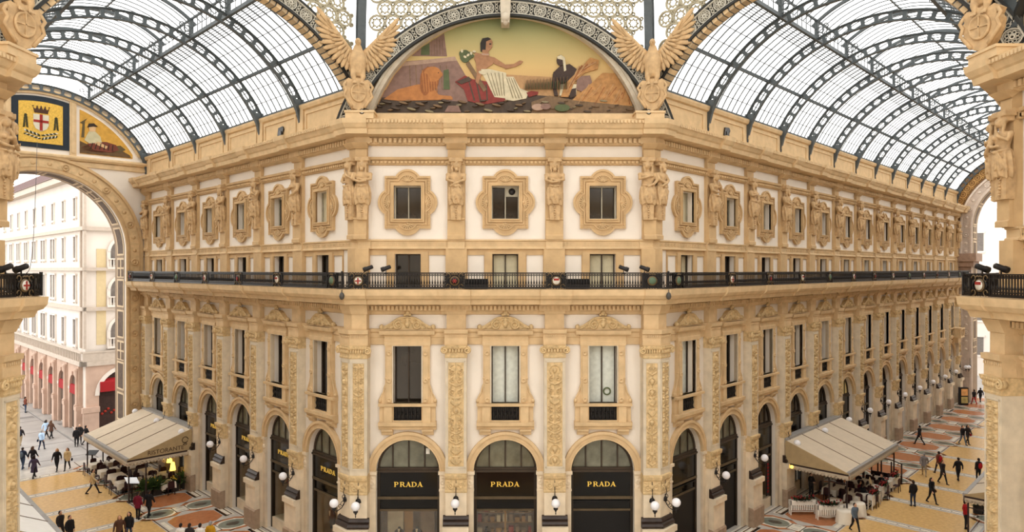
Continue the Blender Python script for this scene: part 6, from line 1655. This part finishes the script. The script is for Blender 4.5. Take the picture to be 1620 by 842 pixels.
# a cable hanging in front of the street arch
mb = MB(); a = NW.pt(-1.0, 20, 25.5); b = WEST.pt(7.2, -1.2, 14.9)
a = Vector((-31.0, 46.0, 23.9)); b = Vector((-17.1, 24.8, 15.25))
pts = [a.lerp(b, t) + Vector((0, 0, -2.6 * math.sin(PI * t) )) for t in [i / 16 for i in range(17)]]
mb.tube(pts, .015, 5); thing('cable', 'thin dark cable slung down to the picture-edge balcony in front of the street arch', 'cable', WORLD, me=mb.mesh('cable', iron))

# ------------------------------------------------------------------ people
skin_m = mat('skin', (206, 158, 128), var=.05); 
def cm_(n, c): return mat('cloth ' + n, c, rough=.85, var=.12, scale=8)
CL = {'black': cm_('black', (26, 24, 26)), 'dark': cm_('dark', (44, 38, 38)), 'navy': cm_('navy', (36, 46, 66)), 'jeans': cm_('jeans', (52, 66, 88)), 'khaki': cm_('khaki', (150, 132, 104)), 'beige': cm_('beige', (206, 180, 136)),
      'blue': cm_('light blue', (176, 200, 226)), 'maroon': cm_('maroon', (112, 22, 44)), 'red': cm_('red', (160, 24, 28)), 'brown': cm_('brown', (84, 56, 42)), 'grey': cm_('grey', (124, 118, 116)), 'white': cm_('white', (232, 228, 222)),
      'mustard': cm_('mustard', (186, 138, 30)), 'slate': cm_('slate', (88, 100, 112)), 'cream': cm_('cream', (224, 208, 180)), 'purple': cm_('purple', (74, 66, 92)), 'rust': cm_('rust', (110, 56, 40))}
HAIR = {'dark': mat('hair dark', (36, 26, 22)), 'brown': mat('hair brown', (84, 56, 36)), 'blond': mat('hair blond', (170, 130, 80)), 'grey': mat('hair grey', (150, 146, 142))}
shoe_m = mat('shoe', (30, 26, 24), rough=.5)
def pose(kind):
    """joint positions, facing -y"""
    J = {}
    st = {'walk': .26, 'stride': .36, 'stand': .04, 'walk2': -.22}.get(kind, .04)
    for s in (1, -1):
        f = -st * s
        J['hip', s] = Vector((s * .09, 0, .93)); J['knee', s] = Vector((s * .1, f * .45 - .03, .5)); J['ankle', s] = Vector((s * .1, f + (.05 if f > .1 else 0), .09 + (.06 if f > .15 else 0)))
        J['sh', s] = Vector((s * .19, 0, 1.43)); J['el', s] = Vector((s * .25, -f * .35 + .03, 1.15)); J['wr', s] = Vector((s * .25, -f * .75 - .05, .91))
    if kind == 'fold':
        for s in (1, -1): J['el', s] = Vector((s * .26, -.08, 1.16)); J['wr', s] = Vector((s * .06, -.24, 1.14))
    if kind == 'sit':
        for s in (1, -1): J['hip', s] = Vector((s * .1, .02, .52)); J['knee', s] = Vector((s * .12, -.42, .5)); J['ankle', s] = Vector((s * .12, -.4, .09)); J['sh', s] = Vector((s * .19, 0, 1.02)); J['el', s] = Vector((s * .25, -.1, .76)); J['wr', s] = Vector((s * .16, -.34, .78))
    return J
def body_mesh(kind):
    J = pose(kind); mb = MB(); T = mb.tube; B = mb.ball; dz = -.41 if kind == 'sit' else 0
    mb.lathe([(.1, .86), (.165, .9), (.17, .98), (.145, 1.1), (.165, 1.25), (.185, 1.36), (.15, 1.45), (.06, 1.5)], (0, 0, dz), 16, sy=.62)
    T([(0, 0, 1.44 + dz), (0, -.01, 1.56 + dz)], [.06, .055], 8)
    B((0, -.02, 1.635 + dz), (.075, .095, .115), n=14, rings=10); T([(0, -.1, 1.65 + dz), (0, -.135, 1.615 + dz)], [.012, .018], 6)
    T([(-.025, -.105, 1.58 + dz), (.025, -.105, 1.58 + dz)], .012, 6)
    for s in (1, -1): B((s * .078, -.01, 1.63 + dz), (.014, .022, .032), n=8, rings=5); B((s * .03, -.1, 1.655 + dz), (.016, .012, .01), n=8, rings=5)
    for s in (1, -1):
        T([J['hip', s], J['hip', s].lerp(J['knee', s], .5), J['knee', s], J['knee', s].lerp(J['ankle', s], .35), J['ankle', s]], [.1, .085, .06, .062, .042], 10)
        a = J['ankle', s]; T([a + Vector((0, .05, -.04)), a + Vector((0, -.07, -.05)), a + Vector((0, -.18, -.06))], [.045, .045, .032], 8)
        T([J['sh', s] + Vector((-s * .03, 0, .01)), J['sh', s].lerp(J['el', s], .5), J['el', s], J['wr', s]], [.06, .052, .042, .03], 8)
        w = J['wr', s]; d = (w - J['el', s]).normalized(); side = Vector((0, -1, 0)) if abs(d.y) < .8 else Vector((1, 0, 0)); side = (side - d * side.dot(d)).normalized(); thick = d.cross(side)
        T([w, w + d * .05, w + d * .09], [.03, .036, .034], 8, flat=.7)
        for k in range(4):
            r0 = w + d * .085 + side * (.027 - .018 * k); L = (.075, .085, .08, .06)[k]
            T([r0, r0 + d * L * .5, r0 + d * L * .9 + thick * .02 * s], [.0115, .011, .009], 6)
        r0 = w + d * .03 + side * .03; T([r0, r0 + d * .035 + side * .025, r0 + d * .07 + side * .025], [.013, .012, .01], 6)
    lim = .93 + dz
    hands = [J['wr', 1], J['wr', -1]]
    def pick(c):
        if c.z < .07: return 2
        if any((c - h).length < .21 and c.z < h.z + .03 and abs(c.x) > .2 for h in hands) and kind != 'sit': return 0
        if kind == 'sit': return 1 if c.z < .62 else 0
        return 1 if c.z < 1.0 else 0
    return remesh(mb, 'person_body', (skin_m, CL['dark'], shoe_m), .0145, 1, pick)
def coat_mesh(kind, length):
    J = pose(kind); mb = MB(); dz = -.41 if kind == 'sit' else 0
    z0 = {'short': .86, 'mid': .72, 'long': .45}[length]; fl = {'short': .185, 'mid': .21, 'long': .25}[length]
    if kind == 'sit': z0 = .9
    mb.lathe([(fl - .02, z0), (fl, z0 + .02), (.185, .98), (.17, 1.1), (.19, 1.25), (.21, 1.36), (.18, 1.46), (.08, 1.52)], (0, 0, dz), 18, sy=.68)
    for s in (1, -1):
        mb.tube([J['sh', s] + Vector((-s * .04, 0, .0)), J['sh', s].lerp(J['el', s], .5), J['el', s], J['wr', s]], [.078, .068, .058, .046], 10)
    for s in (1, -1): mb.tube([(s * .07, .03, 1.5 + dz), (s * .07, -.1, 1.45 + dz), (s * .03, -.14, 1.3 + dz)], [.03, .03, .02], 6)
    return remesh(mb, 'coat', CL['black'], .02, 2)
def hair_mesh(long_):
    mb = MB(); mb.ball((0, .015, 1.665), (.09, .1, .1), n=14, rings=8); mb.ball((0, .05, 1.62), (.085, .07, .1), n=12, rings=8)
    if long_:
        for s in (1, 0, -1): mb.tube([(s * .06, .05, 1.66), (s * .08, .07, 1.52), (s * .07, .06, 1.36)], [.06, .055, .03], 8)
    return remesh(mb, 'hair', HAIR['dark'], .018, 1)
KINDS = ('walk', 'walk2', 'stride', 'stand', 'fold', 'sit')
BM = {k: body_mesh(k) for k in KINDS}
CMs = {(k, l): coat_mesh(k, l) for k in KINDS for l in ('short', 'mid', 'long') if not (k == 'sit' and l != 'short')}
HM = {True: hair_mesh(True), False: hair_mesh(False)}
mb = MB(); mb.ball((0, .2, 1.2), (.15, .1, .22), n=12, rings=8); mb.tube([(.11, .12, 1.38), (.12, -.06, 1.44), (.11, -.15, 1.3)], .02, 6); mb.tube([(-.11, .12, 1.38), (-.12, -.06, 1.44), (-.11, -.15, 1.3)], .02, 6); pack_me = mb.mesh('backpack', CL['dark'])
mb = MB(); mb.ball((.32, .02, .82), (.06, .13, .12), n=10, rings=6); mb.tube([(.3, .02, .9), (.26, .0, 1.1), (.2, 0, 1.46)], .014, 6); bag_me = mb.mesh('shoulder_bag', CL['brown'])
def slot(o, i, m):
    o.material_slots[i].link = 'OBJECT'; o.material_slots[i].material = m
def person(pos, rz, kind, coat, length, legs, hair, lab, long_=False, bag=None, bagc=None, h=1.7, z=0, grp=None):
    o = bpy.data.objects.new('person', BM[kind]); COL.objects.link(o); s = h / 1.75
    o.location = (pos[0], pos[1], z); o.rotation_euler = (0, 0, rz); o.scale = (s, s, s)
    o['label'] = lab; o['category'] = 'person'
    if grp: o['group'] = grp
    slot(o, 1, CL[legs])
    c = link('coat', CMs[kind, length], o); slot(c, 0, CL[coat])
    hh = link('hair', HM[long_], o, (0, 0, -.41 if kind == 'sit' else 0)); slot(hh, 0, HAIR[hair])
    if bag == 'pack': b = link('backpack', pack_me, o); slot(b, 0, CL[bagc])
    if bag == 'bag': b = link('shoulder_bag', bag_me, o); slot(b, 0, CL[bagc])
P_ = [  # picture x, y of the feet, heading, pose, coat, length, legs, hair, label, long hair, bag, bag colour
 (40, 653, 2.5, 'stand', 'rust', 'short', 'jeans', 'dark', 'person in a red-brown jacket standing far down the outside pavement', 0, 'bag', 'black'),
 (32, 706, 3.4, 'walk', 'dark', 'short', 'khaki', 'dark', 'person with a dark backpack and khaki trousers walking outside away from view', 0, 'pack', 'navy'),
 (66, 712, 3.2, 'walk2', 'blue', 'short', 'navy', 'grey', 'person in a light blue shirt with a cross strap outside the arch', 0, 'bag', 'navy'),
 (73, 694, 3.0, 'stride', 'blue', 'mid', 'dark', 'dark', 'person with long dark hair and a pale blue top beside a companion in brown', 1, None, None),
 (81, 695, 3.0, 'walk', 'brown', 'mid', 'black', 'brown', 'person with long brown hair and a brown coat outside the arch', 1, None, None),
 (121, 707, 3.6, 'stand', 'black', 'short', 'black', 'dark', 'person in a dark suit standing by the outside corner pier', 0, None, None),
 (126, 702, 0.6, 'stand', 'black', 'short', 'black', 'grey', 'grey-haired person in black half hidden behind the person in the dark suit', 0, None, None),
 (136, 704, 2.6, 'stride', 'black', 'short', 'dark', 'dark', 'person in black leaning along beside the awning corner', 0, None, None),
 (36, 743, 3.3, 'walk', 'navy', 'short', 'jeans', 'dark', 'person with a teal backpack and jeans near the left picture-edge pilaster', 0, 'pack', 'slate'),
 (54, 757, 3.3, 'stride', 'purple', 'long', 'black', 'dark', 'person in a long grey-purple coat striding behind the white awning', 1, None, None),
 (52, 741, 3.1, 'walk', 'black', 'short', 'dark', 'brown', 'person with long brown hair in a black jacket walking towards the street', 1, None, None),
 (90, 745, .2, 'walk', 'black', 'short', 'black', 'blond', 'person in a black jacket, cream skirt and black tights walking in', 1, None, None),
 (106.5, 744, .2, 'walk2', 'beige', 'mid', 'black', 'brown', 'person in a beige coat walking in beside the one with a cream skirt', 1, 'bag', 'black'),
 (147, 782, 1.9, 'stride', 'beige', 'mid', 'dark', 'dark', 'person in a beige coat with a dark bag crossing the yellow floor alone', 0, 'bag', 'maroon'),
 (218, 822, 3.0, 'stand', 'maroon', 'mid', 'black', 'dark', 'person in a maroon coat seen from behind at the menu board', 0, None, None),
 (235.5, 819, 3.1, 'walk', 'black', 'mid', 'black', 'dark', 'person in a long black coat beside the one in maroon', 0, None, None),
 (189, 864, .3, 'walk', 'brown', 'mid', 'black', 'blond', 'blond person in a brown coat walking at the bottom of the picture', 1, 'bag', 'brown'),
 (204, 858, .2, 'walk2', 'black', 'short', 'jeans', 'dark', 'long-haired person in a black jacket walking at the bottom of the picture', 1, None, None),
 (95.5, 856, 1.2, 'walk', 'dark', 'short', 'dark', 'dark', 'dark-haired person half hidden by the white awning edge, farther one', 0, None, None),
 (110.5, 864, 1.2, 'stand', 'black', 'short', 'dark', 'dark', 'dark-haired person in black beside the white awning edge, nearer one', 0, None, None),
 (27, 792, 2.0, 'stand', 'dark', 'short', 'dark', 'dark', 'person whose dark head shows over the far end of the white awning', 0, None, None),
 (286, 878, 3.1, 'stand', 'white', 'short', 'jeans', 'dark', 'dark-haired person in white at the bottom edge, nearest the couple in maroon and black', 0, None, None),
 (300, 878, 3.1, 'stand', 'dark', 'short', 'dark', 'dark', 'person in dark brown between two companions in white at the bottom edge', 0, None, None),
 (316.6, 878, 3.1, 'stand', 'white', 'short', 'dark', 'dark', 'person in white beside the one in mustard at the bottom edge', 0, None, None),
 (333, 874, 3.1, 'stand', 'mustard', 'mid', 'dark', 'grey', 'person in a mustard coat with grey hair at the bottom edge', 0, None, None),
 (1454.7, 704, 3.6, 'stride', 'black', 'mid', 'black', 'dark', 'person in black walking close to the long wing piers', 0, None, None),
 (1523, 704, .2, 'walk', 'black', 'short', 'slate', 'dark', 'person in a black jacket and grey jeans walking with a companion in red and black', 0, None, None),
 (1531, 703, .2, 'walk2', 'dark', 'short', 'dark', 'dark', 'person in red and black with a bag beside the one in grey jeans', 1, 'bag', 'red'),
 (1462, 753, 2.6, 'stride', 'grey', 'mid', 'khaki', 'grey', 'person in a loose grey coat walking in the long arm', 0, None, None),
 (1485, 750, 3.3, 'walk', 'rust', 'short', 'dark', 'dark', 'person in dark red behind the one in a dark suit in the long arm', 0, 'pack', 'red'),
 (1491.5, 766, .3, 'walk', 'dark', 'mid', 'black', 'brown', 'person in a dark coat in the middle of the long arm floor', 0, None, None),
 (1516, 761, 3.0, 'walk2', 'black', 'short', 'black', 'dark', 'person in black seen from behind to the right of the dark coat', 0, None, None),
 (1548, 762, 3.2, 'stand', 'black', 'short', 'black', 'dark', 'person in black with a bright red backpack near the picture-edge pier', 0, 'pack', 'red'),
 (1444.6, 801.5, 3.2, 'stand', 'black', 'short', 'navy', 'dark', 'person in a black jacket and dark jeans seen from behind in the long arm', 0, None, None),
 (1474, 797, .3, 'walk', 'black', 'short', 'black', 'dark', 'person in a printed black top with a brown shoulder bag walking in', 1, 'bag', 'brown'),
 (1527.4, 837, 1.3, 'stand', 'red', 'short', 'black', 'dark', 'person in a bright red jacket under the picture-edge awning', 0, None, None),
 (1541, 640, 3.2, 'walk', 'black', 'short', 'red', 'dark', 'distant person in black by the kiosk at the far arch', 0, None, None),
 (1551, 637, 3.0, 'walk2', 'black', 'short', 'black', 'dark', 'distant person in the bright opening of the far arch', 0, None, None),
 (1352.5, 842, .25, 'walk', 'slate', 'short', 'black', 'dark', 'person in a grey-blue hoodie in front of the round white tables', 0, None, None),
]
for p in P_:
    person(ground(p[0], p[1]), p[2], p[3], p[4], p[5], p[6], p[7], p[8], bool(p[9]), p[10], p[11])
for i, (a, b, f, c, l) in enumerate(((1364, 797, 0, 'black', 'diner in black seated nearest the promenade under the long wing awning'), (1283, 788, 0, 'dark', 'waiter in dark clothes standing behind the first flower trough'), (1360, 792, 0, 'maroon', 'diner in dark red seated behind the round white tables'), (1395, 780, 0, 'black', 'diner in black seated beside the far flower trough'))):
    if i == 1: person(ground(a, b), .4, 'fold', c, 'short', 'black', 'dark', l)
    else:
        person(ground(a, b), (2.2, 0, 1.2, -1.2)[i], 'sit', c, 'short', 'black', 'dark', l, grp='diners under the awnings')
